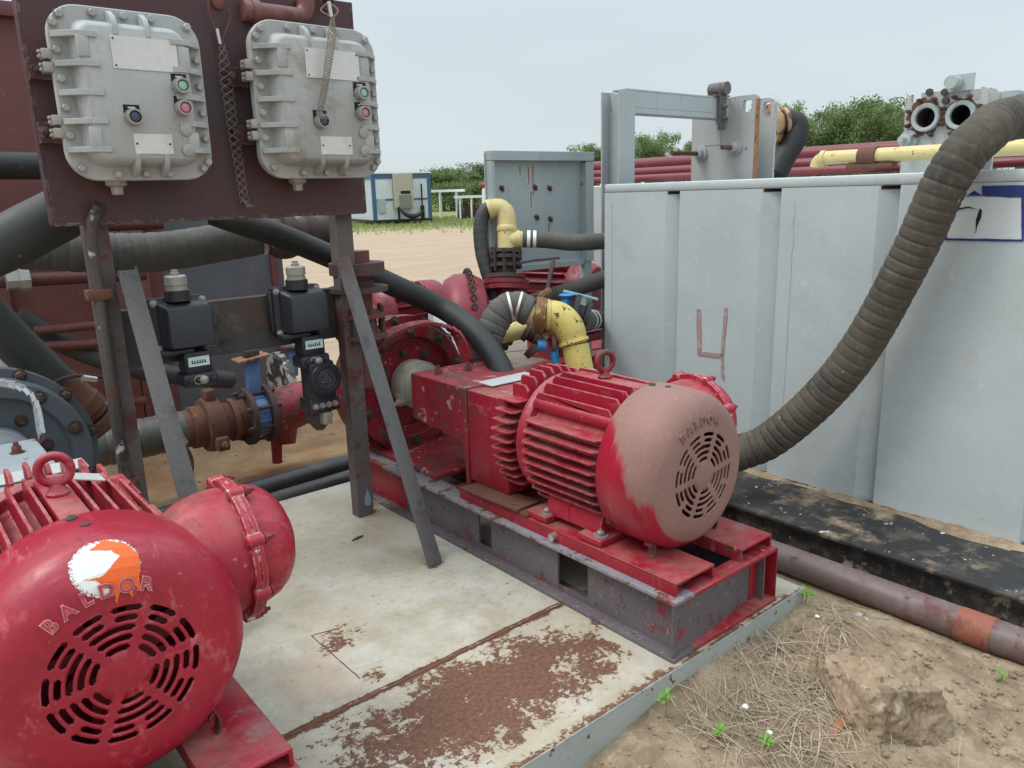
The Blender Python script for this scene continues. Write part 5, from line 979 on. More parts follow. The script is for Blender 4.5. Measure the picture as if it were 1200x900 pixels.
for (px, py, L) in ((618, 196, 22), (623, 194, 40), (621, 225, 20), (642, 262, 24), (608, 195, 12), (690, 190, 15)):
    q = PY(px, py, YC + .0595); w_ = .0045; mb.prism([(q.x - w_, YC + .0475, q.z), (q.x + w_, YC + .0475, q.z), (q.x + w_ * .4, YC + .0475, q.z - L * .005), (q.x - w_ * .3, YC + .0475, q.z - L * .0046)], (0, .002, 0)); mb.build('rust_run', M['rust_bright'], cbn, smooth=False); mb = MB()


D1 = 4.85; A1 = lambda px, py: AT(px, py, D1)
ya = thing('yellow_pipe_tee', 'pale yellow elbow and tee on a dark flanged valve before the grey cabinet', 'pipe fitting', A1(596, 345))
mb = MB(); mb.tube([A1(594, 293), A1(594, 272)], .057, 24); mb.lathe(A1(594, 272), A1(594, 262) - A1(594, 272), [(0, .06), (.01, .064), (.03, .064), (.04, .058)], 24); mb.tube([A1(594, 268)] + bez_elbow(A1(594, 262), A1(594, 243), A1(582, 243.5), 12) + [A1(575, 245)], [.059] * 8 + [.058] * 7, 24); mb.lathe(A1(577, 244.5), A1(572, 246) - A1(577, 244.5), [(0, .063), (.03, .063)], 24); mb.build('elbow', M['yellow_pale'], ya)
mb = MB(); mb.tube([A1(596, 282), A1(606, 281), A1(614, 280)], [.056, .058, .048], 24); mb.lathe(A1(606, 281), A1(614, 280) - A1(606, 281), [(0, .06), (.02, .06)], 24); mb.build('branch', M['yellow_pale'], ya)
mb = MB(); ax_ = A1(593, 293) - A1(593, 325); o = A1(593, 327); mb.lathe(o, ax_, [(0, .1), (0, .125), (.025, .125), (.027, .065), (.07, .065), (.072, .10), (.09, .10), (.092, .07), (.12, .07), (.122, .1), (.145, .1), (.147, .065), (.155, .065), (.157, .1), (.18, .1), (.182, .05)], 30, False); 
for k in range(8): t = 2 * pi * k / 8; mb.cyl(o + V((.085 * cos(t), .085 * sin(t), .06)), o + V((.085 * cos(t), .085 * sin(t), .20)), .009, n=8)
mb.build('valve_stack', M['rust_dark'], ya); mb = MB(); mb.lathe(A1(593, 340), ax_, [(0, .07), (0, .14), (.03, .14), (.034, .145), (.06, .145), (.062, .06)], 30); mb.cyl(A1(594, 385), A1(594, 335), .075, n=24); mb.build('red_flange', M['red_far'], ya)
mb = MB(); mb.bar(A1(590, 308) + V((0, -.12, 0)), A1(617, 303) + V((0, -.12, 0)), .03, .012, (0, 0, 1), .003); mb.build('lever', paint('blue_black_lever', (.02, .03, .075), [], .2), ya); mb = MB(); mb.bar(A1(612, 304) + V((0, -.13, 0)), A1(639, 301) + V((0, -.13, 0)), .022, .014, (0, 0, 1), .003); mb.bar(A1(628, 304) + V((0, -.16, 0)), A1(613, 352) + V((0, -.2, 0)), .03, .012, (1, 0, 0), .002); mb.build('lever_extension', M['rust_dark'], ya)
hs('short dark hose arching down from the pale yellow elbow', [A1(576, 245), A1(568, 248), A1(563, 265), A1(565, 295), A1(573, 325), A1(580, 350)], .045, M['rubber_grey'], .05, .03)
hs('grey hose with white bands running right from the yellow tee', [A1(612, 280), A1(640, 281), A1(670, 284), AT(700, 283, 4.9), AT(740, 280, 5.0)], .052, M['hose_grey'], .05, .03, bands=((0, .05, .02, M['whitepaint']), (0, .10, .02, M['whitepaint'])))
hs('grey hose sloping up to the right behind the yellow elbow', [AT(560, 372, 5.3), AT(610, 358, 5.2), AT(660, 343, 5.15), AT(705, 328, 5.1), AT(760, 312, 5.1)], .055, M['hose_grey'], .05, .03)
D2 = 3.75; A2 = lambda px, py: AT(px, py, D2)
yb_ = thing('yellow_elbow', 'big chipped yellow pipe elbow with brown clamp above the centre motor', 'pipe fitting', A2(680, 470))
mb = MB(); mb.tube([A2(692, 480), A2(682, 445), A2(674, 405)], .066, 26); mb.build('riser', M['yellow'], yb_)
mb = MB(); mb.lathe(A2(671, 398), A2(674, 408) - A2(671, 398), [(0, .06), (.004, .076), (.018, .078), (.026, .06)], 28, False); mb.tube([A2(673, 404)] + bez_elbow(A2(671, 397), A2(663, 368), A2(640, 369), 14) + [A2(634, 369)], [.066, .068, .0725, .075, .076, .0765, .077, .077, .077, .0765, .076, .075, .074, .073, .072, .071, .07], 28); mb.lathe(A2(645, 369), A2(633, 369) - A2(645, 369), [(0, .06), (.002, .078), (.02, .079), (.025, .07)], 28, False); mb.build('elbow', M['yellow'], yb_)
mb = MB(); p = A2(632, 369); d = (A2(615, 367) - A2(640, 370)).normalized(); mb.lathe(p - d * .03, d, [(0, .07), (.004, .092), (.05, .094), (.055, .07)], 30, False); mb.bar(p + V((0, 0, .085)), p + V((.05, -.03, .12)), .045, .03, d, .006); mb.bar(p + V((.02, 0, -.08)), p + V((.03, -.03, -.125)), .05, .04, d, .006); mb.build('clamp', paint('brown_yellow_clamp', (.16, .075, .03), [((.5, .36, .08), .42, 7, .04)], .15), yb_)
mb = MB(); mb.cyl(A2(626, 368), A2(608, 362), .06, n=24); mb.build('nipple', M['yellow_pale'], yb_)
hs('grey ribbed hose bending down from the big yellow elbow', [A2(622, 366), A2(606, 359), A2(590, 364), A2(577, 384), A2(570, 410), A2(573, 445), AT(585, 480, 3.7)], .072, M['hose_grey'], .045, .07, bands=((0, .10, .012, M['bright']), (0, .16, .012, M['bright'])))
D3 = 4.1; A3 = lambda px, py: AT(px, py, D3)
yp = thing('yellow_pipe', 'short pale yellow pipe with a dark coupling under the big elbow', 'pipe', A3(605, 395)); mb = MB(); mb.cyl(A3(586, 391), A3(617, 384), .055, n=24); mb.build('pipe_body', M['yellow_pale'], yp); mb = MB(); p = A3(615, 385); mb.lathe(p, A3(628, 392) - p, [(0, .04), (.004, .062), (.03, .065), (.035, .05), (.07, .05), (.072, .075), (.10, .075), (.105, .05)], 26); mb.lathe(A3(622, 405), A3(630, 408) - A3(622, 400), [(0, .03), (.005, .06), (.04, .06), (.045, .03)], 24); mb.build('coupling', M['rust_dark'], yp)
bl = thing('blue_gate_lever', 'small bright blue lever valve with a rusty disc below the yellow elbow', 'valve', A2(648, 430)); mb = MB(); mb.cyl(A2(630, 405), A2(640, 405), .03, n=18); mb.bar(A2(649, 405), A2(651, 428), .038, .03, (0, 1, 0), .006); mb.build('lever', M['blue_bright'], bl); mb = MB(); mb.lathe(A2(645, 403) + V((0, 0, 0)), (1, -.6, 0), [(0, .02), (.002, .045), (.02, .045), (.022, .02)], 22); mb.build('disc', M['rust'], bl)
bw = thing('blue_valve', 'bright blue valve with a light blue lever beside the grey cabinet leg', 'valve', AT(666, 372, 4.3)); A4 = lambda px, py: AT(px, py, 4.3); mb = MB(); mb.bar(A4(664, 362), A4(664, 347), .05, .045, (0, 1, 0), .006); mb.lathe(A4(664, 348), (0, 0, 1), [(0, .04), (.012, .045), (.02, .03)], 16); mb.build('valve_neck', M['blue_bright'], bw); mb = MB(); mb.bar(A4(660, 341), A4(701, 351), .022, .014, (0, 0, 1), .003); mb.build('lever', paint('pale_blue_lever', (.23, .45, .55), [(RUST, .1, 20, .03)], .1), bw); mb = MB(); mb.lathe(A4(668, 368), A4(685, 374) - A4(668, 368), [(0, .05), (0, .12), (.03, .12), (.032, .07), (.07, .07), (.075, .1), (.1, .1), (.105, .05)], 28, False); mb.build('flange', M['rubber'], bw)
hs('grey hose with white bands leading from the blue valve to the tank', [AT(682, 376, 4.45), AT(695, 375, 4.8), AT(712, 373, 5.2), AT(770, 368, 5.8)], .062, M['hose_grey'], .05, .03, bands=((0, .12, .014, M['whitepaint']), (0, .2, .014, M['whitepaint'])))
# farther pumps
def far_motor(label, c, axis, L, R_, eye=True):
    r = thing('small_motor', label, 'motor', c, 'red motors beyond the platform'); a = V(axis).normalized(); sd = a.cross(V((0, 0, 1))).normalized(); up = sd.cross(a).normalized() * 1; up = up if up.z > 0 else -up
    mb = MB(); mb.lathe(c - a * L / 2, a, [(0, R_ * .8), (L, R_ * .8)], 32)
    for k in range(18):
        t = 2 * pi * (k + .5) / 18; dv = up * cos(t) + sd * sin(t); mb.bar(c - a * L * .42 + dv * R_ * .88, c + a * L * .42 + dv * R_ * .88, .012, R_ * .3, dv, .002)
    mb.build('finned_frame', M['red_far'], r); mb = MB(); mb.lathe(c + a * L * .46, a, [(0, R_ * .95), (.02, R_ * 1.02), (.14, R_), (.19, R_ * .85), (.2, 0)], 36); mb.build('fan_cover', M['red_far'], r); mb = MB(); mb.lathe(c - a * L * .46, -a, [(0, R_ * .95), (.02, R_ * 1.0), (.06, R_ * .9), (.10, R_ * .5), (.2, R_ * .3)], 30); mb.build('end_bell', M['red_far'], r)
    mb = MB(); mb.box(c + V((-.14, -.16, -c.z)), c + V((.14, .16, -R_ * .7)), bev=.01); mb.build('foot', M['red_old'], r)
    if eye: mb = MB(); mb.torus(c + up * (R_ + .055), a, .033, .009, 20, 8); mb.cyl(c + up * R_ * .9, c + up * (R_ + .025), .015, n=10); mb.build('eyebolt', M['rust_dark'], r)
    return r
far_motor('red finned motor peeking over the red pump between post and hose', AT(470, 366, 5.4), (1, .1, 0), .34, .20, False)
far_motor('faded red motor with an eyebolt under the grey cabinet', AT(648, 338, 5.9), (.35, -1, 0), .40, .20)
vc = thing('red_volute', 'dark red round pump casing with a chain, behind the black hose', 'pump', V((AT(552, 385, 4.75).x, AT(552, 385, 4.75).y, 0))); c = AT(547, 385, 4.75); d = V((.85, -.5, 0)).normalized()
mb = MB(); mb.lathe(c - d * .16, d, [(0, .10), (.0, .22), (.04, .30), (.10, .335), (.20, .335), (.26, .30), (.29, .21), (.30, .12)], 44); mb.bar(c + V((0, 0, -.1)), V((c.x, c.y, 0)), .3, .25, (0, 1, 0), .01); mb.build('casing', M['red_far'], vc); mb = MB(); mb.lathe(c + d * .14, d, [(0, .13), (.02, .15), (.10, .15), (.11, .12), (.13, .12), (.14, .10), (.12, .10), (.12, 0)], 32); mb.build('suction_collar', M['rust_dark'], vc)
mb = MB()
for i in range(24):
    t = radians(150 - i * 5.0); s_ = d.cross(V((0, 0, 1))); pc = c + d * .02 + (s_ * -cos(t) + V((0, 0, 1)) * sin(t)) * .347; mb.torus(pc, (d if i % 2 else V((0, 0, 1)).cross(d)), .017, .0045, 12, 6)
mb.build('chain', M['rust_dark'], vc)
gd = thing('guard_plate', 'bare grey triangular guard plate beside the dark red casing', 'guard', AT(515, 425, 4.2)); mb = MB(); mb.prism([AT(503, 352, 4.3), AT(512, 352, 4.3), AT(540, 415, 4.1), AT(522, 432, 4.1), AT(500, 400, 4.3)], V((.01, .01, .0))); mb.build('plate', M['cab'], gd, smooth=False)
rb = thing('red_skid_beam', 'dark red skid beam beyond the platform below the yellow pipes', 'skid', (3.6, 4.2, 0)); mb = MB(); mb.box((2.9, 3.9, .05), (6.5, 4.05, .45), bev=.01); mb.box((2.9, 4.4, .04), (6.5, 5.6, .36), bev=.01); mb.build('beam', M['red_far'], rb)
wd_ = thing('weathered_boards', 'weathered grey-brown boards lying on the red skid under the yellow pipework', 'boards', (4.1, 4.5, .36))
random.seed(14)
for k in range(5):
    pa, pb = (582, 398 + k * 10), (672, 388 + k * 10); mb = MB(); mb.prism([PZ(*pa, .362), PZ(*pb, .362), PZ(pb[0] + 3, pb[1] + 9.4, .362), PZ(pa[0] - 2, pa[1] + 9.4, .362)], (0, 0, random.uniform(.018, .03))); mb.build('plank', M['wood'], wd_, bev=.003)
mb = MB(); mb.cyl(AT(676, 398, 4.7), AT(704, 392, 4.95), .03, n=12); tag(mb.build('red_pipe', M['red_far']), 'thin dark red pipe low beside the cabinet leg', 'pipe')
# white tank wall seen past the cabinet
wt = thing('white_tank', 'plain white tank wall seen in the gap between cabinet and grey tank', 'tank', (6.6, 6.2, 0)); a, b_ = AT(694, 218, 7.2), AT(735, 216, 7.0); mb = MB(); mb.prism([(a.x, a.y, .2), (b_.x + 1.5, b_.y - 1.5, .2), (b_.x + 1.5, b_.y - 1.5, a.z), (a.x, a.y, a.z)], V((1.2, 1.2, 0))); mb.build('tank_wall', M['white_steel'], wt, bev=.01)
sv = thing('white_vessel', 'white upright vessel with a rounded shoulder left of the grey cabinet', 'vessel', V((AT(577, 240, 14).x, AT(577, 240, 14).y, 0))); c = AT(577, 240, 14); mb = MB(); zt = AT(570, 205, 14).z; mb.lathe((c.x, c.y, .05), (0, 0, 1), [(0, .18), (zt - .35, .18), (zt - .2, .15), (zt - .06, .06)], 28); mb.build('shell', M['white_steel'], sv)

# ------------------------------------------------------------------ plate heat exchangers above the tank
h1 = thing('plate_cooler', 'grey plate cooler with H column, top beam and tie rods above the tank corner', 'heat exchanger', (4.4, 3.6, 0))
x0 = PY(707, 160, 3.62).x; x1 = PY(742, 160, 3.5).x; zt = PY(720, 107, 3.56).z; W_ = x1 - x0
mb = MB(); cx = PY(735, 160, 3.48).x; hw = .075
mb.box((cx - hw, 3.480, 0), (cx + hw, 3.492, zt)); mb.box((cx - hw, 3.628, 0), (cx + hw, 3.640, zt)); mb.box((cx - .006, 3.4925, 0), (cx + .006, 3.6275, zt - .01)); mb.build('column', M['hx_plain'], h1, bev=.002)
xe = PY(853, 130, 3.56).x; z1 = PY(742, 108, 3.56).z; z0 = PY(742, 134, 3.56).z; mb = MB(); mb.box((cx - .0, 3.50, z0 + .035), (xe, 3.512, z1 - .002)); mb.box((cx + .01, 3.4985, z1 - .0015), (xe, 3.62, z1 + .010)); mb.box((cx + .01, 3.50, z0 + .0), (xe, 3.62, z0 + .0345)); mb.build('top_beam', M['hx_plain'], h1, bev=.002)
def hxplate(px0, px1, pyt, x, th, zb, corner=.07):
    y0, y1 = PX(px1, pyt, x).y, PX(px0, pyt, x).y; z = (PX(px0, pyt + 4, x).z + PX(px1, pyt, x).z) / 2; pts = []
    for (sy, sz, a0) in ((1, 1, 0), (-1, 1, 90)):
        for i in range(6): a = radians(a0 + 90 * i / 5); pts.append(((y1 - corner if sy > 0 else y0 + corner) + corner * cos(a), z - corner + corner * sin(a)))
    pts += [(y0, zb), (y1, zb)]; mb = MB(); mb.prism([(x, y, zz) for y, zz in pts], (th, 0, 0)); return mb, y0, y1, z
XP = PY(853, 130, 3.5).x + .02
mb, y0, y1, z = hxplate(812, 888, 113, XP, .03, 1.2, .03); fp = mb.build('frame_plate', M['hx'], h1, smooth=False); q = PX(876, 124, XP); mb = MB(); mb.box((XP - .1, q.y - .035, q.z - .04), (XP + .1, q.y + .035, q.z + .04), bev=.012); cut(fp, mb)
for (ya_, yb2) in ((y0 - .003, y0 + .012),): mb = MB(); mb.box((XP - .004, ya_, 1.2), (XP + .034, yb2, z - .03), bev=.002); mb.build('rusted_edge', M['rust_bright'], h1)
mb = MB(); q = PX(838, 165, XP - .003); mb.box((XP - .004, q.y - .05, q.z - .03), (XP - .0005, q.y + .09, q.z + .16)); mb.build('weld_patch', M['hx_plain'], h1, smooth=False)
mb, y0b, y1b, z = hxplate(885, 909, 113, XP + .20, .03, 1.2, .06); pp_ = mb.build('pressure_plate', M['hx'], h1, smooth=False); q = PX(899, 128, XP + .2); mb = MB(); mb.box((XP, q.y - .028, q.z - .05), (XP + .4, q.y + .028, q.z + .05), bev=.012); cut(pp_, mb)
for (a, b2) in (((862, 173), (846, 175)), ((822, 180), (787, 181))):
    q = PX(*a, XP); e = V((PY(*b2, q.y).x, q.y, q.z)); mb = MB(); mb.cyl(q, e, .016, n=14); tr = mb.build('tie_rod', M['rust'], h1); mb = MB(); mb.lathe(q, (-1, 0, 0), [(0, .055), (.02, .055), (.021, .038), (.06, .036)], 20); mb.build('nut', M['hx_plain'], tr)
mb = MB(); q = PX(850, 105, XP - .06); mb.box((q.x - .10, 3.47, q.z - .28), (q.x - .02, 3.48, q.z + .03)); mb.box((q.x - .14, 3.48, q.z - .05), (q.x + .03, 3.6, q.z - .04)); mb.lathe((q.x - .06, 3.44, q.z), (0, 1, 0), [(0, .045), (.14, .045)], 20); mb.bolt((q.x - .06, 3.468, q.z - .12), (0, -1, 0), .018, .02); mb.bolt((q.x - .06, 3.468, q.z - .2), (0, -1, 0), .018, .02); mb.build('roller_bracket', M['steel'], h1)
hr = thing('rusty_outlet', 'orange-rusted outlet flange and black hose behind the plate cooler', 'hose', AT(915, 150, 6.3)); A5 = lambda px, py: AT(px, py, 6.2); mb = MB(); mb.lathe(A5(903, 146), A5(918, 143) - A5(903, 146), [(0, .10), (0, .16), (.04, .16), (.05, .09), (.1, .08), (.102, .11), (.13, .11), (.132, .07)], 26); mb.build('outlet_flange', paint('orange_rust_flange', (.42, .26, .13), [(RUST, .45, 8, .06)], .15), hr); mb = MB(); hose(mb, [A5(916, 144), A5(926, 143), A5(934, 148), A5(930, 165), A5(920, 182), A5(908, 205)], .095, .0); mb.build('hose_body', M['rubber'], hr)
h2 = thing('port_plate', 'rust-stained white plate cooler end with two round ports beyond the big hose', 'heat exchanger', (5.6, 2.2, 0)); X2 = 5.5
mb, y0, y1, z = hxplate(1063, 1160, 104, X2, .03, 1.2, .05); fp = mb.build('frame_plate', M['hx'], h2, smooth=False)
for (px, py) in ((1074, 114), (1143, 109)): q = PX(px, py, X2); mb = MB(); mb.box((X2 - .1, q.y - .03, q.z - .04), (X2 + .1, q.y + .03, q.z + .04), bev=.012); cut(fp, mb)
for (px, py) in ((1086, 138), (1127, 135)): q = PX(px, py, X2); mb = MB(); mb.cyl((X2 - .1, q.y, q.z), (X2 + .1, q.y, q.z), .061, n=30); cut(fp, mb)
mb, yp0, _, z2 = hxplate(1120, 1172, 102, X2 + .18, .03, 1.2, .06); mb.build('pressure_plate', M['hx'], h2, bev=.003)
for (px, py, dk) in ((1086, 138, M['rust_dark']), (1127, 135, M['black'])):
    q = PX(px, py, X2); mb = MB(); mb.lathe((X2 + .0, q.y, q.z), (-1, 0, 0), [(.0, .0615), (.002, .062), (.03, .062), (.035, .075), (.035, .085), (.03, .088), (.0, .09)], 36, False); pt = mb.build('port_ring', M['hx_plain'], h2); mb = MB(); mb.lathe((X2 + .16, q.y, q.z), (-1, 0, 0), [(0, 0), (0, .060), (.165, .060)], 30, False); mb.build('bore', dk, pt)
    random.seed(int(px)); mb = MB(); rn = [(.092 + random.uniform(0, .045 if px < 1100 else .02)) for i in range(40)]; c_ = [mb.bm.verts.new((X2 - .0035, q.y + .085 * cos(2 * pi * i / 40), q.z + .085 * sin(2 * pi * i / 40))) for i in range(40)]; d_ = [mb.bm.verts.new((X2 - .0035, q.y + rn[i] * cos(2 * pi * i / 40), q.z + rn[i] * sin(2 * pi * i / 40))) for i in range(40)]
    for i in range(40): mb.bm.faces.new((c_[i], c_[(i + 1) % 40], d_[(i + 1) % 40], d_[i]))
    mb.build('rust_bloom', M['rust'], pt, smooth=False)
    for k in range(8): t = 2 * pi * k / 8 + .4; mb = MB(); mb.bolt((X2 - .004, q.y + .118 * cos(t), q.z + .118 * sin(t)), (-1, 0, 0), .014, .035, False); mb.build('stud', M['rust_dark'] if k % 2 else M['rust'], pt)
for (px, py) in ((1090, 108), (1108, 108), (1109, 118)): q = PX(px, py, X2); mb = MB(); mb.lathe((X2, q.y, q.z), (-1, 0, 0), [(0, .022), (.02, .022), (.022, .012)], 14); mb.build('stud', M['rust_dark'], h2)
q = PX(1065, 164, X2 - .01); mb = MB(); mb.lathe((X2, q.y, q.z), (-1, 0, 0), [(0, .06), (.03, .06), (.031, .04), (.07, .038), (.075, .018), (.14, .018)], 20); mb.build('tie_nut', M['hx_plain'], h2)
q = PX(1127, 97, X2); mb = MB(); mb.box((X2 - .02, q.y - .08, q.z - .05), (X2 - .01, q.y + .08, q.z + .05)); mb.lathe((X2 - .02, q.y + .02, q.z), (-1, 0, 0), [(0, .04), (.1, .04)], 18); mb.build('roller_bracket', M['hx_plain'], h2, bev=.001)
q = PX(1185, 110, X2 + .4); mb = MB(); mb.box((X2 + .2105, yp0 - .09, z2 - .14), (X2 + 1.6, yp0 + .07, z2 - .03)); mb.box((X2 + 1.45, yp0 - .08, 0), (X2 + 1.58, yp0 + .06, z2 - .1405)); mb.build('top_beam', M['hx_plain'], h2)
yl = thing('yellow_line', 'long pale yellow pipe with an elbow and rusted clamp lying above the tank', 'pipe', (4.9, 2.6, 1.6)); XY = 4.9; a = PX(970, 185, XY); b_ = PX(1230, 171, XY); r_ = .043
mb = MB(); mb.tube([b_, a] + bez_elbow(a, PX(958, 186, XY), PX(957, 196, XY), 8), r_, 20); mb.lathe(PX(968, 185.5, XY), a - b_, [(0, .04), (.0, .05), (.03, .05), (.03, .04)], 20, False); mb.build('pipe_body', M['yellow_pale'], yl); mb = MB(); p = PX(1019, 183, XY); mb.lathe(p, b_ - a, [(-.06, .04), (-.06, .055), (.05, .058), (.05, .04)], 20, False); mb.box(p + V((-.04, -.16, -.075)), p + V((.04, .13, -.045)), bev=.005); mb.build('clamp', M['rust'], yl)
for i, (px, py, xx, r_, lab) in enumerate(((990, 178, 7.6, .072, 'uppermost thick maroon pipe of the stack beyond the tank'), (960, 191, 7.3, .050, 'middle maroon pipe of the stack beyond the tank'), (960, 200, 7.1, .040, 'lowest maroon pipe of the stack beyond the tank'))):
    q = PX(px, py, xx); mb = MB(); mb.cyl((xx, q.y - 3.5, q.z), (xx, q.y + 5.2, q.z), r_, n=24); mb.lathe((xx, q.y + 5.2, q.z), (0, 1, 0), [(0, r_), (.03, r_ * .8), (.04, 0)], 24); tag(mb.build('maroon_pipe', M['maroon_pipe']), lab, 'pipe', 'maroon pipes stacked beyond the tank')
mb = MB()
for yy in (1.5, 5.0, 8.0): mb.box((6.9, yy, 0), (7.8, yy + .15, PX(960, 199, 7.1).z - .055), bev=.01)
tag(mb.build('pipe_rack', M['maroon_pipe']), 'maroon rack carrying the stacked pipes beyond the tank', 'rack')

# ------------------------------------------------------------------ far: trailer, shelters, truck, trees
def gp(px, py): return PZ(px, py, 0)
t0 = AT(439, 259.5, 47); t0.z = 0; t1 = AT(505.5, 256, 48.5); t1.z = 0; ux = (t1 - t0).normalized(); uy = V((-ux.y, ux.x, 0)); H_ = 3.05; LW = (t1 - t0).length
tl = thing('site_trailer', 'white ribbed site trailer with blue trim and a beige air conditioner', 'trailer', t0)
def tb(u0, u1, v0, v1, z0, z1, nm, m, bev=.0):
    mb = MB(); c = [t0 + ux * u + uy * v for u, v in ((u0, v0), (u1, v0), (u1, v1), (u0, v1))]; mb.prism([(p.x, p.y, z0) for p in c], (0, 0, z1 - z0)); return mb.build(nm, m, tl, smooth=False, bev=bev)
tb(0, LW, 0, 7.5, .3, H_, 'body', M['trailer_white']); mb = MB()
for k in range(26):
    u = LW * (k + .5) / 26; c = t0 + ux * u - uy * .02; mb.bar((c.x, c.y, .32), (c.x, c.y, H_ - .3), .035, .04, uy)
for k in range(40):
    c = t0 + uy * (7.5 * (k + .5) / 40) - ux * .02; mb.bar((c.x, c.y, .32), (c.x, c.y, H_ - .3), .035, .04, ux)
mb.build('siding_rib', M['trailer_white'], tl, smooth=False)
tb(-.06, LW + .06, -.05, 7.56, H_ - .32, H_ - .02, 'top_band', M['trailer_blue']); tb(-.1, LW + .1, -.1, 7.6, H_ - .0195, H_ + .05, 'roof', M['white_plain']); tb(-.06, LW + .06, -.05, 7.56, .18, .32, 'skid', M['rubber'])
for (u, w_) in ((-.05, .22), (LW - .17, .22)): tb(u, u + w_, -.06, .1, .3, H_ - .3, 'corner_trim', M['trailer_blue'])
tb(.2, LW - .2, -.055, -.0, 1.45, 1.55, 'belt_trim', M['trailer_blue']); ac = tb(1.25, 2.4, -.5, .0, .95, H_ - .05, 'air_conditioner', M['beige'], .02); tb(1.5, 2.25, -.56, -.5005, 1.0, 1.75, 'grille', paint('grey_grille', (.2, .19, .16), [], .1)); tb(1.6, 2.2, -.53, -.5006, 1.83, 2.0, 'vent', M['black'])
tb(.25, .72, -.16, -.062, .75, 1.55, 'breaker_box', M['cab']); tb(2.98, 3.05, -.3, -.2, .3, 2.4, 'mast', M['black']); tb(2.9, 3.12, -.32, -.18, .3, 1.1, 'mast_base', M['black']); tb(1.3, 1.42, -.72, -.6, .2, 1.05, 'hitch_post', M['black'])
mb = MB(); A6 = lambda u, z: V((*(t0 + ux * u - uy * .66).xy, z)); sp, _ = spline([A6(1.4, .95), A6(1.8, .6), A6(2.2, .48), A6(2.6, .55), A6(2.95, .85)], 24); mb.tube(sp, [.04 + .11 * sin(pi * i / 24) for i in range(25)], 10); mb.build('slung_hose', M['rubber'], tl)
def shelter(label, px0, px1, pyr, pyg, d, depth_, rm, post_n, nm='pipe_shelter'):
    a, b = AT(px0, pyr, d), AT(px1, pyr, d); z = (a.z + b.z) / 2; a.z = b.z = z; u = (b - a).normalized(); v = V((-u.y, u.x, 0)); r = thing(nm, label, 'shelter', V((a.x, a.y, 0))); mb = MB(); mb.prism([a, b, b + v * depth_, a + v * depth_], (0, 0, .18)); mb.build('roof', rm, r, smooth=False)
    for k in range(post_n):
        for vv in (.1, depth_ - .1): p = a + u * ((b - a).length * (k + .5) / post_n) + v * vv; mb = MB(); mb.cyl((p.x, p.y, 0), (p.x, p.y, z), .065, n=10); mb.build('post', rm, r)
    return r, a, u, v
shelter('plain white pipe-legged shelter between trailer and shrubs', 505, 544, 225, 248, 56, 1.2, M['white_plain'], 2)
r_, a, u, v = shelter('low white-roofed shelter over dark red machinery near the brush', 532, 572, 232, 246, 54, 2.0, M['white_plain'], 3, 'machine_shelter')
mm = thing('red_machine', 'dark red machinery parked under the low white roof', 'machine', a + u * 1.2 + V((0, 0, -a.z))); mb = MB(); random.seed(2); o = V((a.x, a.y, 0))
for k in range(9): p = o + u * (.3 + k * .24) + v * random.uniform(.3, 1.2); h = random.uniform(.5, 1.0); mb.box(p + V((-.15, -.15, 0)), p + V((.15, .15, h)), Matrix.Rotation(atan2(u.y, u.x), 3, 'Z'), bev=.03); mb.ball(p + V((0, 0, h)), .16, 10)
mb.build('engine_block', paint('dark_red_machine', (.11, .03, .03), [((.04, .04, .04), .4, 2, .1), ((.25, .2, .17), .2, 3, .1)], .2), mm); mb = MB()
for k in range(5): p = o + u * (.4 + k * .5) + v * .2; mb.lathe(p + V((0, 0, .25)) - v * .1, v, [(0, .22), (.2, .22)], 16)
mb.build('wheel', M['rubber'], mm)
# pick-up truck seen over the maroon pipes
tc = AT(778, 196, 30); tkx = thing('pickup_truck', 'white pickup with a tubular headache rack far behind the maroon pipes', 'truck', V((tc.x, tc.y, 0))); c = V((tc.x, tc.y, 0)); ru = Matrix.Rotation(radians(-48), 3, 'Z')
def tp(x, y, z): return c + ru @ V((x, y, 0)) + V((0, 0, z))
mb = MB(); mb.prism([tp(x, -.9, z) for x, z in ((-2.6, .5), (2.6, .5), (2.65, 1.05), (1.2, 1.15), (.7, 1.85), (-.55, 1.88), (-.7, 1.2), (-2.6, 1.2))], ru @ V((0, 1.8, 0))); mb.build('body', M['white_plain'], tkx, bev=.06)
mb = MB(); mb.prism([tp(x, -.91, z) for x, z in ((1.0, 1.22), (.62, 1.75), (-.48, 1.78), (-.55, 1.25))], ru @ V((0, 1.82, 0))); mb.build('window', M['black'], tkx, smooth=False); mb = MB(); 
for (x, y) in ((-.8, -.8), (-.8, .8), (-2.4, -.8), (-2.4, .8)): mb.cyl(tp(x, y, 1.2), tp(x, y, 2.1), .04, n=8)
for y in (-.8, .8): mb.cyl(tp(-.8, y, 2.1), tp(-2.4, y, 2.1), .04, n=8)
mb.cyl(tp(-.8, -.8, 2.1), tp(-.8, .8, 2.1), .04, n=8); mb.build('rack', M['white_plain'], tkx)
for (x, y) in ((-1.7, -.85), (-1.7, .65), (1.7, -.85), (1.7, .65)): mb = MB(); mb.cyl(tp(x, y, .4), tp(x, y + .22, .4), .4, n=24); mb.build('wheel', M['rubber'], tkx)

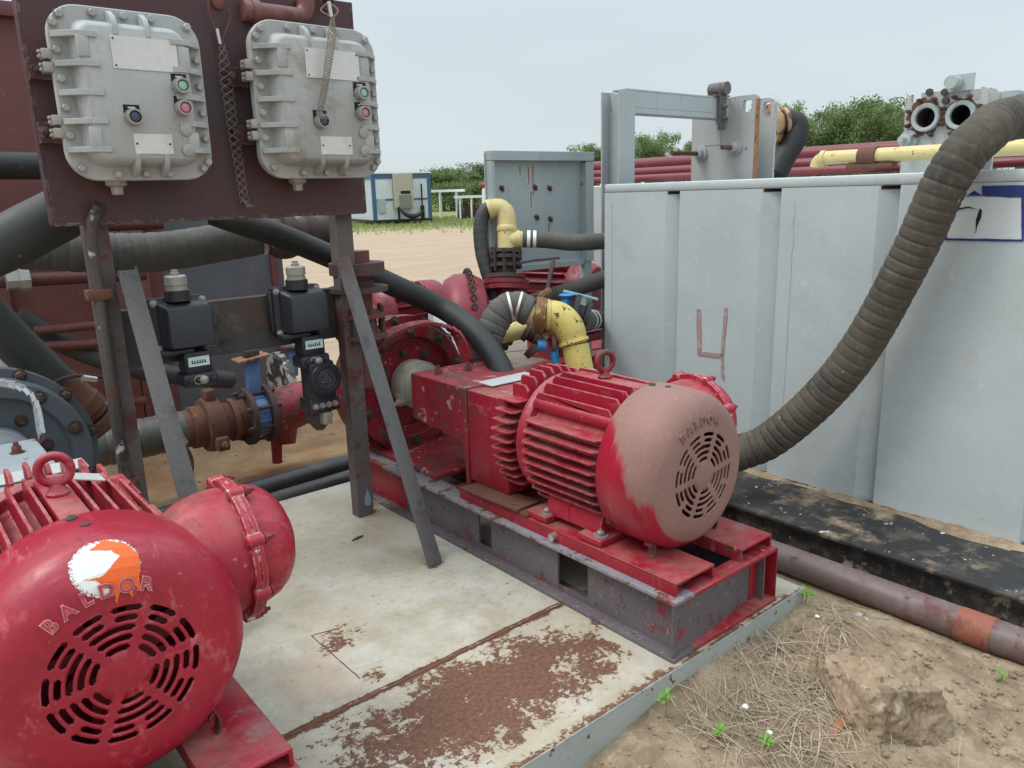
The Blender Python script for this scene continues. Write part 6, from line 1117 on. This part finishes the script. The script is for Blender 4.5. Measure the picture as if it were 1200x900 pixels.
def tree_parts(seed, leaves, spread, hgt_, low):
    """trunk mesh and crown mesh of a feathery dry-land tree, about hgt_ metres tall"""
    random.seed(seed); mb = MB(); tips = []
    def limb(p, d, L, r, lev):
        pts = [p]; q = p
        for k in range(4): d = (d + V((random.uniform(-.3, .3), random.uniform(-.3, .3), random.uniform(-.05, .2)))).normalized(); q = q + d * L / 4; pts.append(q)
        mb.tube(pts, [r * (1 - .16 * i) for i in range(5)], 6 if lev else 8)
        if lev >= 3: tips.append(q); tips.append(pts[3]); return
        for k in range(3 if lev else 4):
            nd = (d + V((random.uniform(-1, 1), random.uniform(-1, 1), random.uniform(-.25, .55)))).normalized(); limb(pts[2 + (k % 3)], nd, L * random.uniform(.6, .85), r * .55, lev + 1)
    for k in range(3): a = random.uniform(0, 6.28); limb(V((random.uniform(-.2, .2), random.uniform(-.2, .2), -.1)), V((cos(a) * .5, sin(a) * .5, 1)).normalized(), hgt_ * .33, .13, 0)
    tr = bpy.data.meshes.new('trunk'); bmesh.ops.recalc_face_normals(mb.bm, faces=mb.bm.faces); mb.bm.to_mesh(tr); mb.bm.free(); tr.materials.append(M['bark'])
    bm = bmesh.new(); cl = []
    for t in tips:
        cl.append((t, random.uniform(.16, .42)))
    for k in range(low): a = random.uniform(0, 6.28); rr = random.uniform(.3, 1) * spread; cl.append((V((cos(a) * rr, sin(a) * rr, random.uniform(.2, hgt_ * .45))), random.uniform(.35, .7)))
    for i in range(leaves):
        t, s_ = random.choice(cl); g3 = V((random.gauss(0, 1), random.gauss(0, 1), random.gauss(0, .62))); g3 = g3 if g3.length < 1.7 else g3 * (1.2 / g3.length); p = t + g3 * s_; z = max(p.z, .05); s2 = random.uniform(.04, .095)
        n_ = V((random.gauss(0, 1), random.gauss(0, 1), random.gauss(.6, 1))).normalized(); x = n_.orthogonal().normalized(); x.rotate(Matrix.Rotation(random.uniform(0, 6.28), 3, n_)); y = n_.cross(x)
        p = V((p.x, p.y, z)); bm.faces.new([bm.verts.new(p + x * s2), bm.verts.new(p + y * s2 * .45), bm.verts.new(p - x * s2), bm.verts.new(p - y * s2 * .45)])
    cr = bpy.data.meshes.new('crown'); bm.to_mesh(cr); bm.free(); return tr, cr
kinds = [tree_parts(31, 24000, 2.4, 6.0, 14), tree_parts(47, 24000, 2.6, 6.0, 18), tree_parts(53, 18000, 2.2, 6.0, 10), tree_parts(61, 15000, 2.8, 3.6, 40)]
for i, (tr, cr) in enumerate(kinds): cr.materials.append(M['leaf'] if i % 2 == 0 else M['leaf2'])
zmax = [max(max(v.co.z for v in cr.vertices), .1) * .97 for tr, cr in kinds]
def tree(px, pyt, d, k, wd, label, rot=0, grp='trees along the far edge of the yard'):
    top = AT(px, pyt, d); tr, cr = kinds[k]; s_ = top.z / zmax[k]; r = thing('brush_tree' if k == 3 else 'mesquite_tree', label, 'shrub' if k == 3 else 'tree', V((top.x, top.y, 0)), grp)
    for nm, me in (('trunk', tr), ('crown', cr)):
        o = bpy.data.objects.new(nm, me); S.collection.objects.link(o); o.parent = r; o.scale = (s_ * wd, s_ * wd, s_); o.rotation_euler = (0, 0, rot)
for (px, pyt, d, k, wd, rot, lab) in (
    (517, 193, 88, 3, 1.2, .3, 'green brush tree just right of the white site trailer'), (548, 191, 92, 1, 1.5, 1.7, 'rounded green tree above the white pipe shelter'), (580, 199, 95, 3, 1.3, 2.2, 'bush half hidden by the left edge of the grey cabinet'),
    (498, 200, 98, 3, 1.2, 4.1, 'bush behind the right end of the white site trailer'), (640, 200, 95, 3, 1.6, 1.1, 'bush hidden low behind the grey cabinet'), (698, 168, 62, 1, .75, .6, 'narrow tree between cabinet and H column'), (764, 150, 58, 2, .85, 1.9, 'tree framed inside the plate cooler under its top beam'),
    (735, 176, 70, 1, .9, .4, 'lower tree framed left inside the plate cooler'), (806, 160, 66, 0, .8, 5.2, 'tree peeking out left of the cooler plate'), (915, 112, 50, 2, .60, 2.6, 'thin airy tree top just right of the cooler plates'), (962, 124, 48, 0, .95, .9, 'broad feathery tree left of the tallest one'),
    (1012, 108, 47, 1, .80, 3.7, 'tallest feathery tree beyond the yellow line'), (1052, 116, 49, 0, .75, 1.2, 'feathery tree touching the two-port plate'), (936, 140, 60, 3, .9, 2.0, 'darker bush between the thin tree and the broad one'), (1120, 140, 60, 1, 1.0, 2.4, 'tree hidden behind the two-port plate'), (1230, 150, 60, 0, 1.0, .2, 'tree beyond the right edge behind the big hose')):
    tree(px, pyt, d, k, wd, lab, rot)
for i, (px, pyt, d) in enumerate(((985, 166, 56), (1040, 164, 57), (890, 172, 66), (760, 184, 68), (560, 208, 86), (530, 210, 84))):
    tree(px, pyt, d, 3, 1.3, ['low brush filling under the broad feathery tree', 'low brush under the tree beside the two-port plate', 'low brush behind the cooler plates', 'low brush under the tree framed by the cooler', 'low brush behind the machine shelter', 'low brush behind the pipe shelter'][i], i * 1.3)
# rough grass strip in front of the trailer
mb = MB(); random.seed(77)
for i in range(9000):
    px = random.uniform(400, 600); d = random.uniform(38, 62) if random.random() < .8 else random.uniform(34, 44); g = AT(px, 230, d); x, y = g.x, g.y
    if d < 43 and random.random() < .85: continue
    h = random.uniform(.05, .26); a = random.uniform(0, 6.28); w_ = .03; lx, ly = random.gauss(0, .1), random.gauss(0, .1)
    mb.face([(x - cos(a) * w_, y - sin(a) * w_, 0), (x + cos(a) * w_, y + sin(a) * w_, 0), (x + lx, y + ly, h)])
mb.build('rough_grass', M['grassblade'], kind='stuff', smooth=False)
